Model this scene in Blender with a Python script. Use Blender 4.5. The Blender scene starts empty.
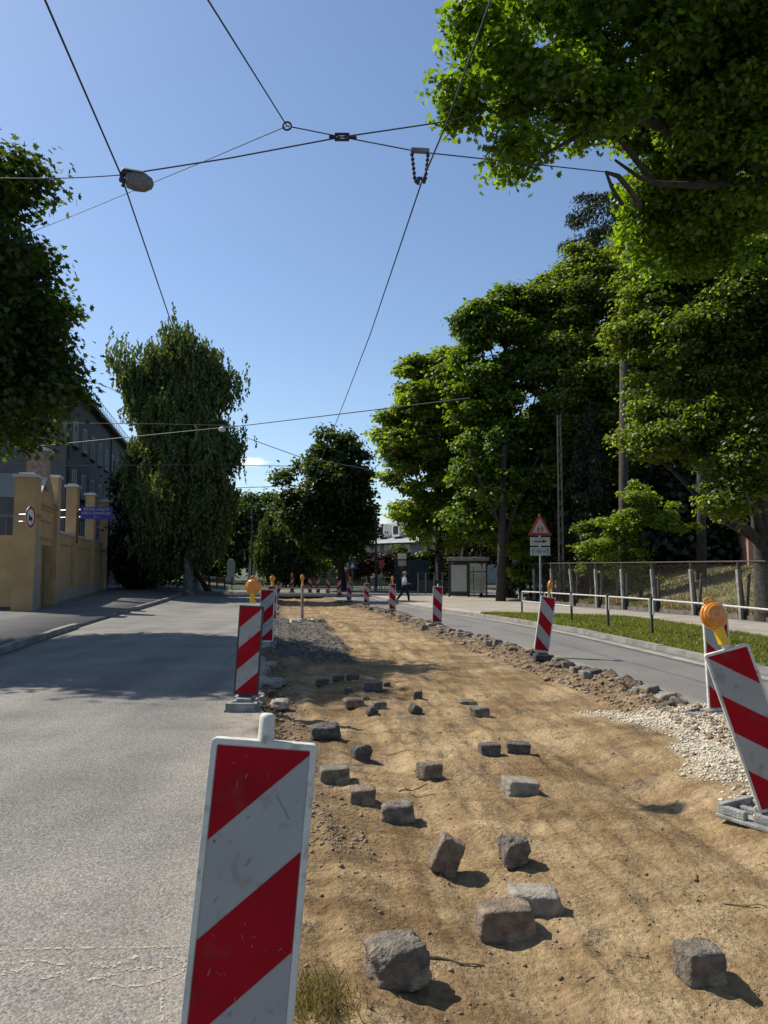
import bpy, math, random
import numpy as np
from mathutils import Vector, Matrix, Euler

# ------------------------------------------------------------------ camera, sky, sun, exposure
sc = bpy.context.scene
COL = sc.collection
F = 770.0; CAMH = 1.63; PITCH = math.atan(54 / 770.0)
cam_d = bpy.data.cameras.new('camera'); cam = bpy.data.objects.new('camera', cam_d); COL.objects.link(cam)
cam_d.sensor_fit = 'VERTICAL'; cam_d.sensor_height = 36.0; cam_d.lens = F / 1024 * 36.0
cam_d.clip_start = 0.05; cam_d.clip_end = 3000
cam.location = (0, 0, CAMH); cam.rotation_euler = (math.pi / 2 + PITCH, 0, 0)
sc.camera = cam
SUN_EL = math.radians(48)
SX, SY = -0.88, 0.475                      # horizontal direction towards the sun
w = bpy.data.worlds.new('World'); sc.world = w; w.use_nodes = True
nt = w.node_tree; nt.nodes.clear()
wo = nt.nodes.new('ShaderNodeOutputWorld'); bg = nt.nodes.new('ShaderNodeBackground'); sky = nt.nodes.new('ShaderNodeTexSky')
sky.sky_type = 'NISHITA'; sky.sun_disc = False; sky.sun_elevation = SUN_EL
sky.sun_rotation = math.atan2(SX, SY)
sky.altitude = 0; sky.air_density = 1.0; sky.dust_density = 0.55; sky.ozone_density = 3.3
bg.inputs['Strength'].default_value = 0.112
# one small wisp of cloud low over the street's end
tc = nt.nodes.new('ShaderNodeTexCoord')
def _cloud(px, py, sx, sy):
    v = (512 - py) / F
    d = Vector(((px - 384) / F, math.cos(PITCH) - v * math.sin(PITCH), math.sin(PITCH) + v * math.cos(PITCH))).normalized()
    mp = nt.nodes.new('ShaderNodeVectorMath'); mp.operation = 'SUBTRACT'; mp.inputs[1].default_value = d
    nt.links.new(tc.outputs['Generated'], mp.inputs[0])
    ml = nt.nodes.new('ShaderNodeVectorMath'); ml.operation = 'MULTIPLY'; ml.inputs[1].default_value = (1 / sx, 1 / sx, 1 / sy)
    nt.links.new(mp.outputs[0], ml.inputs[0])
    ln = nt.nodes.new('ShaderNodeVectorMath'); ln.operation = 'LENGTH'; nt.links.new(ml.outputs[0], ln.inputs[0])
    nz = nt.nodes.new('ShaderNodeTexNoise'); nz.inputs['Scale'].default_value = 60; nz.inputs['Detail'].default_value = 4
    nt.links.new(tc.outputs['Generated'], nz.inputs['Vector'])
    ad = nt.nodes.new('ShaderNodeMath'); ad.operation = 'ADD'; nt.links.new(ln.outputs['Value'], ad.inputs[0]); nt.links.new(nz.outputs['Fac'], ad.inputs[1])
    mr = nt.nodes.new('ShaderNodeMapRange'); mr.inputs[1].default_value = 0.9; mr.inputs[2].default_value = 1.6; mr.inputs[3].default_value = 0.8; mr.inputs[4].default_value = 0.0
    nt.links.new(ad.outputs[0], mr.inputs[0]); return mr.outputs[0]
mx = nt.nodes.new('ShaderNodeMix'); mx.data_type = 'RGBA'
nt.links.new(_cloud(247, 462, 0.03, 0.006), mx.inputs[0])
nt.links.new(sky.outputs[0], mx.inputs[6]); mx.inputs[7].default_value = (9, 9.4, 9.8, 1)
nt.links.new(mx.outputs[2], bg.inputs[0]); nt.links.new(bg.outputs[0], wo.inputs[0])
sd = bpy.data.lights.new('sun', 'SUN'); sd.energy = 5.0; sd.angle = math.radians(0.53); sd.color = (1.0, 0.95, 0.87)
sun = bpy.data.objects.new('sun', sd); COL.objects.link(sun)
sdir = Vector((SX * math.cos(SUN_EL), SY * math.cos(SUN_EL), math.sin(SUN_EL))).normalized()
sun.rotation_euler = sdir.to_track_quat('Z', 'Y').to_euler(); sun.location = (-20, 10, 40)
sc.view_settings.view_transform = 'Standard'; sc.view_settings.look = 'None'
sc.view_settings.exposure = 0.4; sc.view_settings.gamma = 1.0; sc.view_settings.use_curve_mapping = False
try:
    sc.cycles.use_denoising = True; sc.cycles.denoiser = 'OPENIMAGEDENOISE'
    sc.cycles.max_bounces = 6; sc.cycles.transmission_bounces = 4; sc.cycles.transparent_max_bounces = 8
    sc.cycles.diffuse_bounces = 3; sc.cycles.glossy_bounces = 2
except Exception: pass

# ------------------------------------------------------------------ helpers
def S(t): t = np.clip(t, 0, 1); return t * t * (3 - 2 * t)
rng = np.random.RandomState(7); random.seed(7)
_H = np.random.RandomState(3).rand(256, 256)
def vnoise(x, y):
    xi = np.floor(x).astype(int); yi = np.floor(y).astype(int); fx = S(x - xi); fy = S(y - yi)
    a = _H[xi & 255, yi & 255]; b = _H[(xi + 1) & 255, yi & 255]; c = _H[xi & 255, (yi + 1) & 255]; d = _H[(xi + 1) & 255, (yi + 1) & 255]
    return (a * (1 - fx) + b * fx) * (1 - fy) + (c * (1 - fx) + d * fx) * fy - 0.5
def fbm(x, y, o=4):
    s = 0; a = 1.0
    for k in range(o): s = s + a * vnoise(x * 2 ** k + 17.3 * k, y * 2 ** k + 5.1 * k); a *= 0.5
    return s
def ter(X, Y):
    u = X + .165 * Y + 4.7
    return -.45 * S((Y - 16) / 29.0) * S((u + 3) / 6.0)
def curve(pts):
    ys = np.array([p[0] for p in pts], float); xs = np.array([p[1] for p in pts], float)
    g = np.arange(-14, 130, .25); v = np.interp(g, ys, xs); k = np.ones(9) / 9
    v2 = np.convolve(np.pad(v, 4, mode='edge'), k, mode='valid')
    return lambda Y: np.interp(Y, g, v2)
L0 = lambda Y: -4.7 - .165 * np.asarray(Y, float)
L1 = curve([(-14, 2.4), (-10, 1.9), (2.74, -.24), (9.4, -1.45), (16.5, -2.5), (30, -4.2), (48, -6.6), (60, -8.4)])
R1 = curve([(-14, 4.2), (7.4, 3.85), (9.4, 3.7), (14.3, 2.95), (21.8, 1.5), (34, .35), (39.5, -.95), (45, -2.1), (60, -5.2)])
R2 = curve([(-14, 7.2), (8, 5.95), (12.8, 5.24), (19.2, 4.4), (25, 3.4), (37, 1.3), (45, .0), (60, -2.5)])
FX = curve([(-14, 12.6), (10, 11.8), (23.7, 10.9), (30, 10.4), (37, 9.3), (51, 7.9), (75, 4.5), (130, -5)])
def ground(X, Y):
    """height of the made ground (road, pavement, bank)"""
    d = X - FX(Y) - .35
    return ter(X, Y) + 1.75 * S(d / 8.0) * S((58 - Y) / 12.0) + .16 * S(d / .5) * S((58 - Y) / 12.0)
def ray(px, py):
    v = (512 - py) / F
    return Vector(((px - 384) / F, math.cos(PITCH) - v * math.sin(PITCH), math.sin(PITCH) + v * math.cos(PITCH)))
def G(px, py, fn=ground, dz=0):
    d = ray(px, py); t = 10.0; z = 0
    for _ in range(30):
        t = (z + dz - CAMH) / d.z; t = min(max(t, .5), 150)
        z = float(fn(t * d.x, t * d.y))
    return Vector((t * d.x, t * d.y, z + dz))
def P(px, py, Y):
    d = ray(px, py); t = Y / d.y
    return Vector((t * d.x, Y, CAMH + t * d.z))
def on(x, y, dz=0): return Vector((x, y, float(ground(x, y)) + dz))

class MB:
    def __init__(s): s.v = []; s.f = []; s.m = []
    def add(s, vs, fs, mi=0, M=None):
        o = len(s.v)
        for p in vs:
            p = Vector(p)
            if M is not None: p = M @ p
            s.v.append(p)
        for f in fs: s.f.append([o + i for i in f]); s.m.append(mi)
        return s
    def box(s, c, d, mi=0, M=None, rot=None):
        x, y, z = d[0] / 2, d[1] / 2, d[2] / 2
        vs = [Vector((a * x, b * y, e * z)) for a in (-1, 1) for b in (-1, 1) for e in (-1, 1)]
        if rot is not None: R = Euler(rot).to_matrix(); vs = [R @ v for v in vs]
        vs = [v + Vector(c) for v in vs]
        return s.add(vs, [(0, 1, 3, 2), (4, 6, 7, 5), (0, 4, 5, 1), (2, 3, 7, 6), (0, 2, 6, 4), (1, 5, 7, 3)], mi, M)
    def tube(s, pts, rad, n=8, mi=0, cap=True, M=None):
        pts = [Vector(p) for p in pts]
        if not hasattr(rad, '__len__'): rad = [rad] * len(pts)
        vs = []; t0 = (pts[1] - pts[0]).normalized()
        a = t0.orthogonal().normalized()
        for i, p in enumerate(pts):
            t = ((pts[min(i + 1, len(pts) - 1)] - pts[max(i - 1, 0)])).normalized()
            a = (a - t * a.dot(t)).normalized(); b = t.cross(a)
            for k in range(n):
                th = 2 * math.pi * k / n; vs.append(p + (a * math.cos(th) + b * math.sin(th)) * rad[i])
        fs = [(i * n + k, i * n + (k + 1) % n, (i + 1) * n + (k + 1) % n, (i + 1) * n + k) for i in range(len(pts) - 1) for k in range(n)]
        if cap: fs += [tuple(range(n))[::-1], tuple((len(pts) - 1) * n + k for k in range(n))]
        return s.add(vs, fs, mi, M)
    def lathe(s, prof, c=(0, 0, 0), n=20, axis='Z', mi=0, M=None):
        vs = []
        for r, h in prof:
            for k in range(n):
                th = 2 * math.pi * k / n; x, y = r * math.cos(th), r * math.sin(th)
                vs.append(Vector((x, y, h)) if axis == 'Z' else Vector((x, h, y)) if axis == 'Y' else Vector((h, x, y)))
        vs = [v + Vector(c) for v in vs]; m = len(prof)
        fs = [(i * n + k, i * n + (k + 1) % n, (i + 1) * n + (k + 1) % n, (i + 1) * n + k) for i in range(m - 1) for k in range(n)]
        fs += [tuple(range(n))[::-1], tuple((m - 1) * n + k for k in range(n))]
        return s.add(vs, fs, mi, M)
    def prism(s, poly, y0, y1, mi=0, M=None):
        """polygon in (x,z), extruded along y"""
        n = len(poly); vs = [(x, y0, z) for x, z in poly] + [(x, y1, z) for x, z in poly]
        fs = [tuple(range(n)), tuple(range(2 * n - 1, n - 1, -1))] + [(i, i + n, (i + 1) % n + n, (i + 1) % n) for i in range(n)]
        return s.add(vs, fs, mi, M)
    def build(s, name, mats, parent=None, loc=None, smooth=False, bevel=0, fix=True):
        me = bpy.data.meshes.new(name)
        me.from_pydata([tuple(v) for v in s.v], [], s.f)
        if not isinstance(mats, (list, tuple)): mats = [mats]
        for m in mats: me.materials.append(m)
        if len(mats) > 1: me.polygons.foreach_set('material_index', s.m)
        if fix:
            import bmesh
            bm = bmesh.new(); bm.from_mesh(me)
            bmesh.ops.recalc_face_normals(bm, faces=bm.faces)
            bm.to_mesh(me); bm.free()
        if smooth: me.shade_smooth()
        o = bpy.data.objects.new(name, me); COL.objects.link(o)
        if parent is not None: o.parent = parent
        if loc is not None: o.location = loc
        if bevel:
            b = o.modifiers.new('bevel', 'BEVEL'); b.width = bevel; b.segments = 2; b.limit_method = 'ANGLE'
        return o
def npmesh(name, verts, faces_flat, nper, mats, parent=None, mi=None, smooth=False, loc=None):
    me = bpy.data.meshes.new(name); nv = len(verts); nf = len(faces_flat) // nper
    me.vertices.add(nv); me.vertices.foreach_set('co', np.asarray(verts, np.float32).ravel())
    me.loops.add(nf * nper); me.loops.foreach_set('vertex_index', np.asarray(faces_flat, np.int32))
    me.polygons.add(nf); me.polygons.foreach_set('loop_start', np.arange(0, nf * nper, nper, dtype=np.int32))
    if not isinstance(mats, (list, tuple)): mats = [mats]
    for m in mats: me.materials.append(m)
    if mi is not None: me.polygons.foreach_set('material_index', np.asarray(mi, np.int32))
    me.update(calc_edges=True)
    if smooth: me.shade_smooth()
    o = bpy.data.objects.new(name, me); COL.objects.link(o)
    if parent is not None: o.parent = parent
    if loc is not None: o.location = loc
    return o
def tag(o, label=None, cat=None, group=None, kind=None):
    if label: o['label'] = label
    if cat: o['category'] = cat
    if group: o['group'] = group
    if kind: o['kind'] = kind
    return o
def empty(name, loc, label, cat, group=None, rot=(0, 0, 0), scale=1):
    o = bpy.data.objects.new(name, None); COL.objects.link(o); o.location = loc; o.rotation_euler = rot; o.scale = (scale,) * 3
    o.empty_display_size = .2
    return tag(o, label, cat, group)
KIDS = {}
def copy_tree(o, parent=None):
    c = o.copy(); COL.objects.link(c); c.parent = parent
    for ch in list(o.children): copy_tree(ch, c)
    return c

# ------------------------------------------------------------------ materials
def mat(name, c1, c2=None, scale=4, rough=.7, bump=0, bscale=60, detail=5, metal=0, spec=.4, contrast=(.35, .65), c3=None, s3=30, coat=0):
    m = bpy.data.materials.new(name); m.use_nodes = True; t = m.node_tree; b = t.nodes['Principled BSDF']
    b.inputs['Roughness'].default_value = rough; b.inputs['Metallic'].default_value = metal
    b.inputs['Specular IOR Level'].default_value = spec; b.inputs['Coat Weight'].default_value = coat
    co = t.nodes.new('ShaderNodeTexCoord')
    if c2 is None: c2 = tuple(x * .75 for x in c1)
    n = t.nodes.new('ShaderNodeTexNoise'); n.inputs['Scale'].default_value = scale; n.inputs['Detail'].default_value = detail
    t.links.new(co.outputs['Object'], n.inputs['Vector'])
    r = t.nodes.new('ShaderNodeValToRGB'); e = r.color_ramp.elements
    e[0].position, e[1].position = contrast; e[0].color = (*c2, 1); e[1].color = (*c1, 1)
    t.links.new(n.outputs['Fac'], r.inputs[0]); out = r.outputs[0]
    if c3 is not None:
        n3 = t.nodes.new('ShaderNodeTexNoise'); n3.inputs['Scale'].default_value = s3; n3.inputs['Detail'].default_value = 3
        t.links.new(co.outputs['Object'], n3.inputs['Vector'])
        mr = t.nodes.new('ShaderNodeMapRange'); mr.inputs[1].default_value = .56; mr.inputs[2].default_value = .68
        t.links.new(n3.outputs['Fac'], mr.inputs[0])
        mm = t.nodes.new('ShaderNodeMix'); mm.data_type = 'RGBA'; mm.inputs[7].default_value = (*c3, 1)
        t.links.new(mr.outputs[0], mm.inputs[0]); t.links.new(out, mm.inputs[6]); out = mm.outputs[2]
    t.links.new(out, b.inputs['Base Color'])
    if bump:
        nb = t.nodes.new('ShaderNodeTexNoise'); nb.inputs['Scale'].default_value = bscale; nb.inputs['Detail'].default_value = 6
        t.links.new(co.outputs['Object'], nb.inputs['Vector'])
        bp = t.nodes.new('ShaderNodeBump'); bp.inputs['Strength'].default_value = bump; bp.inputs['Distance'].default_value = .02
        t.links.new(nb.outputs['Fac'], bp.inputs['Height']); t.links.new(bp.outputs[0], b.inputs['Normal'])
    return m
def asphalt(name, c1, c2, grain=1.0):
    m = bpy.data.materials.new(name); m.use_nodes = True; t = m.node_tree; b = t.nodes['Principled BSDF']; N = t.nodes.new
    b.inputs['Roughness'].default_value = .82; b.inputs['Specular IOR Level'].default_value = .35
    co = N('ShaderNodeTexCoord')
    def noise(s, d=4, vec=None):
        n = N('ShaderNodeTexNoise'); n.inputs['Scale'].default_value = s; n.inputs['Detail'].default_value = d
        t.links.new(vec or co.outputs['Object'], n.inputs['Vector']); return n.outputs['Fac']
    # long wear bands run along the street
    mp = N('ShaderNodeMapping'); mp.inputs['Rotation'].default_value = (0, 0, math.radians(-9.5)); mp.inputs['Scale'].default_value = (1.1, .06, 1)
    t.links.new(co.outputs['Object'], mp.inputs['Vector'])
    band = noise(1.0, 3, mp.outputs[0]); patch = noise(.9, 5)
    a = N('ShaderNodeMath'); a.operation = 'ADD'; t.links.new(band, a.inputs[0]); t.links.new(patch, a.inputs[1])
    r = N('ShaderNodeValToRGB'); e = r.color_ramp.elements; e[0].position = .38; e[1].position = .62; e[0].color = (*c2, 1); e[1].color = (*c1, 1)
    h = N('ShaderNodeMath'); h.operation = 'MULTIPLY'; h.inputs[1].default_value = .5; t.links.new(a.outputs[0], h.inputs[0]); t.links.new(h.outputs[0], r.inputs[0])
    vo = N('ShaderNodeTexVoronoi'); vo.inputs['Scale'].default_value = 95; t.links.new(co.outputs['Object'], vo.inputs['Vector'])
    # aggregate: each cell its own grey
    sp = N('ShaderNodeSeparateColor'); t.links.new(vo.outputs['Color'], sp.inputs[0])
    mr = N('ShaderNodeMapRange'); mr.inputs[1].default_value = 0; mr.inputs[2].default_value = 1; mr.inputs[3].default_value = 1 - .42 * grain; mr.inputs[4].default_value = 1 + .38 * grain
    t.links.new(sp.outputs[0], mr.inputs[0])
    fn = noise(45, 6); m2 = N('ShaderNodeMapRange'); m2.inputs[1].default_value = .3; m2.inputs[2].default_value = .7; m2.inputs[3].default_value = .72; m2.inputs[4].default_value = 1.22
    t.links.new(fn, m2.inputs[0])
    mu = N('ShaderNodeMath'); mu.operation = 'MULTIPLY'; t.links.new(mr.outputs[0], mu.inputs[0]); t.links.new(m2.outputs[0], mu.inputs[1])
    vm = N('ShaderNodeVectorMath'); vm.operation = 'SCALE'; t.links.new(r.outputs[0], vm.inputs[0]); t.links.new(mu.outputs[0], vm.inputs['Scale'])
    da = N('ShaderNodeAttribute'); da.attribute_name = 'dust'; dn = noise(5, 6); dm = N('ShaderNodeMath'); dm.operation = 'MULTIPLY'; t.links.new(da.outputs['Fac'], dm.inputs[0])
    d2 = N('ShaderNodeMapRange'); d2.inputs[1].default_value = .36; d2.inputs[2].default_value = .6; t.links.new(dn, d2.inputs[0]); t.links.new(d2.outputs[0], dm.inputs[1])
    cr = N('ShaderNodeTexVoronoi'); cr.feature = 'DISTANCE_TO_EDGE'; cr.inputs['Scale'].default_value = .38
    wn = N('ShaderNodeTexNoise'); wn.inputs['Scale'].default_value = 2.5; wn.inputs['Detail'].default_value = 6; t.links.new(co.outputs['Object'], wn.inputs['Vector'])
    wv = N('ShaderNodeVectorMath'); wv.operation = 'MULTIPLY_ADD'; wv.inputs[1].default_value = (.6, .6, 0); t.links.new(wn.outputs['Color'], wv.inputs[0]); t.links.new(co.outputs['Object'], wv.inputs[2]); t.links.new(wv.outputs[0], cr.inputs['Vector'])
    c4 = N('ShaderNodeMapRange'); c4.inputs[1].default_value = .001; c4.inputs[2].default_value = .0045; c4.inputs[3].default_value = .9; c4.inputs[4].default_value = 1.0; t.links.new(cr.outputs['Distance'], c4.inputs[0])
    v3 = N('ShaderNodeVectorMath'); v3.operation = 'SCALE'; t.links.new(vm.outputs[0], v3.inputs[0]); t.links.new(c4.outputs[0], v3.inputs['Scale'])
    xm = N('ShaderNodeMix'); xm.data_type = 'RGBA'; xm.inputs[7].default_value = (.36, .29, .20, 1); t.links.new(dm.outputs[0], xm.inputs[0]); t.links.new(v3.outputs[0], xm.inputs[6])
    t.links.new(xm.outputs[2], b.inputs['Base Color'])
    inv = N('ShaderNodeMath'); inv.operation = 'SUBTRACT'; inv.inputs[0].default_value = 1; t.links.new(vo.outputs['Distance'], inv.inputs[1])
    hh = N('ShaderNodeMath'); hh.operation = 'ADD'; t.links.new(inv.outputs[0], hh.inputs[0]); t.links.new(fn, hh.inputs[1])
    bp = N('ShaderNodeBump'); bp.inputs['Strength'].default_value = .6; bp.inputs['Distance'].default_value = .006
    t.links.new(hh.outputs[0], bp.inputs['Height']); t.links.new(bp.outputs[0], b.inputs['Normal'])
    return m
def leafmat(name, c, var=.35, trans=.45, tc_=None):
    m = bpy.data.materials.new(name); m.use_nodes = True; t = m.node_tree; t.nodes.clear(); N = t.nodes.new
    o = N('ShaderNodeOutputMaterial'); g = N('ShaderNodeNewGeometry')
    r = N('ShaderNodeValToRGB'); e = r.color_ramp.elements
    e[0].color = (c[0] * (1 - var), c[1] * (1 - var), c[2] * (1 - var * .8), 1); e[1].color = (c[0] * (1 + var * 1.3), c[1] * (1 + var), c[2] * (1 + var * .4), 1)
    t.links.new(g.outputs['Random Per Island'], r.inputs[0])
    d = N('ShaderNodeBsdfDiffuse'); tr = N('ShaderNodeBsdfTranslucent'); gl = N('ShaderNodeBsdfGlossy'); gl.inputs['Roughness'].default_value = .42
    gl.inputs['Color'].default_value = (.8, .85, .8, 1)
    t.links.new(r.outputs[0], d.inputs[0])
    hs = N('ShaderNodeVectorMath'); hs.operation = 'MULTIPLY'; hs.inputs[1].default_value = tc_ or (2.9, 2.6, .55)
    t.links.new(r.outputs[0], hs.inputs[0]); t.links.new(hs.outputs[0], tr.inputs[0])
    m1 = N('ShaderNodeMixShader'); m1.inputs[0].default_value = trans; t.links.new(d.outputs[0], m1.inputs[1]); t.links.new(tr.outputs[0], m1.inputs[2])
    m2 = N('ShaderNodeMixShader'); m2.inputs[0].default_value = .03; t.links.new(m1.outputs[0], m2.inputs[1]); t.links.new(gl.outputs[0], m2.inputs[2])
    t.links.new(m2.outputs[0], o.inputs[0]); return m
M = {}
M['road'] = asphalt('asphalt_grey', (.22, .20, .168), (.125, .117, .103))
M['road2'] = asphalt('asphalt_right', (.185, .172, .15), (.135, .128, .115), .6)
M['pave'] = asphalt('pavement_asphalt', (.165, .155, .138), (.11, .105, .096), .7)
M['pave2'] = mat('sidewalk_beige', (.31, .27, .215), (.22, .19, .15), 1.2, .9, .3, 40)
M['kerb'] = mat('kerb_concrete', (.27, .25, .215), (.16, .15, .13), 3, .9, .5, 60)
M['earth'] = mat('earth', (.12, .105, .07), (.07, .07, .04), 1.5, .95, .5, 20)
M['bank'] = mat('bank_soil_grass', (.17, .15, .075), (.085, .088, .04), 1.2, .95, .6, 12, c3=(.05, .06, .025), s3=4)
M['lawn'] = mat('lawn_soil', (.06, .07, .03), (.04, .048, .022), 2, .95, .6, 12)
M['white'] = mat('white_plastic_weathered', (.56, .54, .47), (.38, .36, .31), 7, .6, .12, 60, contrast=(.3, .5), c3=(.33, .31, .27), s3=22)
M['sheet'] = mat('white_reflective_sheet', (.33, .325, .31), (.28, .275, .265), 3, .5, .04, 200, spec=.25, contrast=(.3, .6), c3=(.24, .225, .20), s3=11)
M['red'] = mat('red_reflective_sheet', (.33, .002, .010), (.25, .002, .008), 5, .55, .03, 200, spec=.12, contrast=(.3, .55), c3=(.22, .02, .02), s3=9)
M['scuff'] = mat('pale_scuff', (.36, .2, .2), rough=.8)
M['grime'] = mat('dark_grime', (.12, .12, .12), rough=.9)
M['foot'] = mat('recycled_plastic_foot', (.30, .295, .275), (.17, .165, .155), 9, .85, .5, 90)
M['footdk'] = mat('dark_foot', (.06, .058, .052), (.03, .03, .028), 9, .9, .5, 90)
M['dark'] = mat('dark_frame', (.05, .05, .05), (.03, .03, .03), rough=.6)
M['yellow'] = mat('yellow_lamp_housing', (.75, .45, .015), (.62, .36, .012), 8, .4)
def amber(): 
    m = mat('amber_lens', (.95, .36, .015), (.85, .28, .01), 30, .16, .25, 120, coat=.6)
    b = m.node_tree.nodes['Principled BSDF']; b.inputs['Transmission Weight'].default_value = .35; return m
M['amber'] = amber()
M['steel'] = mat('galvanised_steel', (.42, .42, .41), (.3, .3, .3), 12, .45, .1, 60, metal=.6)
M['wire'] = mat('black_wire', (.03, .03, .032), rough=.6)
M['lampgrey'] = mat('grey_luminaire', (.16, .16, .16), (.1, .1, .1), 20, .5)
M['stone'] = mat('granite_sett', (.21, .172, .13), (.10, .082, .063), 16, .9, .9, 70, detail=8, c3=(.34, .26, .17), s3=7)
M['stone2'] = mat('granite_sett_pink', (.24, .175, .12), (.12, .088, .063), 16, .9, .9, 70, detail=8, c3=(.34, .26, .17), s3=7)
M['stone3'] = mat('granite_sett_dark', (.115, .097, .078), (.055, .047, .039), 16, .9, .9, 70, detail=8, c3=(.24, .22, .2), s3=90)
M['stone4'] = mat('granite_sett_pale', (.31, .27, .21), (.17, .148, .118), 16, .9, .7, 70, detail=8, c3=(.28, .26, .24), s3=90)
M['pebble'] = mat('soil_pebble', (.29, .205, .13), (.15, .11, .07), 6, .95, .4, 80)
M['gravel'] = mat('crushed_limestone', (.62, .55, .42), (.42, .36, .26), 14, .95, .4, 80)
M['twig'] = mat('dry_twig', (.22, .16, .09), (.1, .07, .045), 20, .9)
M['bark'] = mat('bark', (.06, .05, .04), (.025, .021, .018), 9, .95, .9, 30)
M['barkpale'] = mat('bark_pale', (.22, .2, .17), (.06, .055, .05), 5, .95, .8, 30)
M['ochre'] = mat('ochre_plaster', (.46, .305, .14), (.36, .24, .115), 1.4, .92, .3, 30, c3=(.33, .27, .20), s3=1.1)
M['ochre2'] = mat('ochre_moulding', (.34, .22, .10), (.28, .18, .08), 2, .92, .2, 30)
M['plasterbare'] = mat('bare_grey_plaster', (.33, .31, .28), (.24, .22, .2), 3, .95, .5, 20)
M['cap'] = mat('metal_cap', (.6, .58, .54), (.4, .39, .37), 4, .5)
M['pinkbrick'] = mat('old_brick_chimney', (.33, .25, .19), (.2, .15, .12), 8, .95, .5, 20)
M['door'] = mat('dark_brown_door', (.035, .025, .018), rough=.7)
M['gatepanel'] = mat('tan_gate_panel', (.42, .29, .13), (.34, .23, .10), 2, .8)
M['grey'] = mat('grey_render', (.125, .12, .118), (.088, .085, .084), .8, .95, .3, 10)
M['greylight'] = mat('grey_render_light', (.22, .22, .22), (.17, .17, .17), .8, .95, .3, 10)
M['roof'] = mat('dark_roof', (.06, .058, .058), (.04, .04, .04), 2, .8)
M['glass'] = mat('window_glass', (.05, .06, .07), (.03, .035, .04), .5, .08, spec=.9)
M['winframe'] = mat('window_frame_white', (.5, .5, .48), (.35, .35, .33), 4, .7)
M['blue'] = mat('blue_sign', (.02, .025, .22), (.018, .02, .18), 3, .4)
M['bluesq'] = mat('blue_road_sign', (.02, .06, .16), rough=.5)
M['signwhite'] = mat('sign_white', (.7, .7, .68), (.6, .6, .58), 5, .4)
M['signgrey'] = mat('sign_plate_faded', (.42, .42, .4), (.33, .33, .31), 5, .5)
M['signpink'] = mat('sign_faded_pink', (.5, .33, .31), (.42, .28, .27), 6, .5)
M['signred'] = mat('sign_red', (.30, .02, .025), (.22, .02, .022), 5, .4)
M['black'] = mat('sign_black', (.015, .015, .015), rough=.5)
M['rust'] = mat('rusty_steel', (.085, .06, .045), (.045, .034, .028), 9, .85, .4, 40)
M['post'] = mat('pale_concrete_post', (.30, .285, .255), (.17, .16, .145), 5, .95, .5, 40)
M['railwhite'] = mat('white_painted_rail', (.52, .50, .45), (.36, .34, .30), 9, .6, .1, 40, contrast=(.3, .5))
M['postdark'] = mat('dark_rail_post', (.07, .065, .055), (.04, .038, .034), 9, .8)
M['wallbase'] = mat('low_concrete_wall', (.17, .15, .125), (.08, .07, .06), 3, .95, .6, 20)
M['shelter'] = mat('shelter_dark_metal', (.045, .047, .045), (.03, .03, .03), 4, .6)
M['shelroof'] = mat('shelter_roof', (.25, .25, .24), (.16, .16, .155), 4, .7)
def glass():
    m = bpy.data.materials.new('shelter_glass'); m.use_nodes = True; t = m.node_tree; t.nodes.clear(); N = t.nodes.new
    o = N('ShaderNodeOutputMaterial'); a = N('ShaderNodeBsdfTransparent'); a.inputs[0].default_value = (.75, .8, .78, 1)
    g = N('ShaderNodeBsdfGlossy'); g.inputs['Roughness'].default_value = .08; g.inputs[0].default_value = (.8, .85, .85, 1); d = N('ShaderNodeBsdfDiffuse'); d.inputs[0].default_value = (.3, .32, .31, 1)
    x = N('ShaderNodeMixShader'); x.inputs[0].default_value = .12; y = N('ShaderNodeMixShader'); y.inputs[0].default_value = .22
    t.links.new(a.outputs[0], x.inputs[1]); t.links.new(g.outputs[0], x.inputs[2]); t.links.new(x.outputs[0], y.inputs[1]); t.links.new(d.outputs[0], y.inputs[2])
    t.links.new(y.outputs[0], o.inputs[0]); return m
M['sglass'] = glass()
M['adpanel'] = mat('blank_ad_panel', (.40, .40, .37), (.34, .34, .32), 3, .5)
M['orange'] = mat('orange_barrier', (.55, .18, .07), (.45, .14, .06), 5, .6)
M['housewall'] = mat('house_wall_grey', (.34, .32, .28), (.26, .24, .21), 1, .95)
M['houseroof'] = mat('house_roof_tin', (.30, .30, .29), (.2, .2, .2), 2, .7)
M['housewhite'] = mat('house_white', (.72, .71, .68), (.6, .59, .56), 2, .8)
M['bluefence'] = mat('slate_blue_gate', (.07, .095, .12), (.05, .065, .085), 3, .8)
M['skin'] = mat('skin', (.45, .27, .19), rough=.6)
M['shirt'] = mat('white_shirt', (.75, .75, .74), (.65, .65, .64), 20, .9)
M['trouser'] = mat('black_trousers', (.02, .02, .022), rough=.9)
M['cap_hat'] = mat('mustard_cap', (.38, .26, .08), rough=.9)
M['yellowmark'] = mat('paint_cream', (.55, .49, .36), (.42, .37, .28), 14, .9)
M['lf_maple'] = leafmat('leaf_maple', (.064, .112, .015), .45, .5)
M['lf_near'] = leafmat('leaf_near_green', (.066, .124, .013), .5, .6)
M['lf_birch'] = leafmat('leaf_birch', (.066, .100, .030), .4, .4, (2.2, 2.0, .7))
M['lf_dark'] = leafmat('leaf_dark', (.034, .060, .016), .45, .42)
M['lf_bright'] = leafmat('leaf_bright', (.105, .162, .024), .4, .5)
M['lf_willow'] = leafmat('leaf_willow', (.065, .09, .034), .35, .35, (1.8, 1.7, .7))
M['lf_linden'] = leafmat('leaf_linden', (.074, .114, .023), .5, .5)
M['lf_spruce'] = leafmat('leaf_spruce', (.022, .034, .013), .4, .25, (1.6, 1.6, .7))
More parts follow.
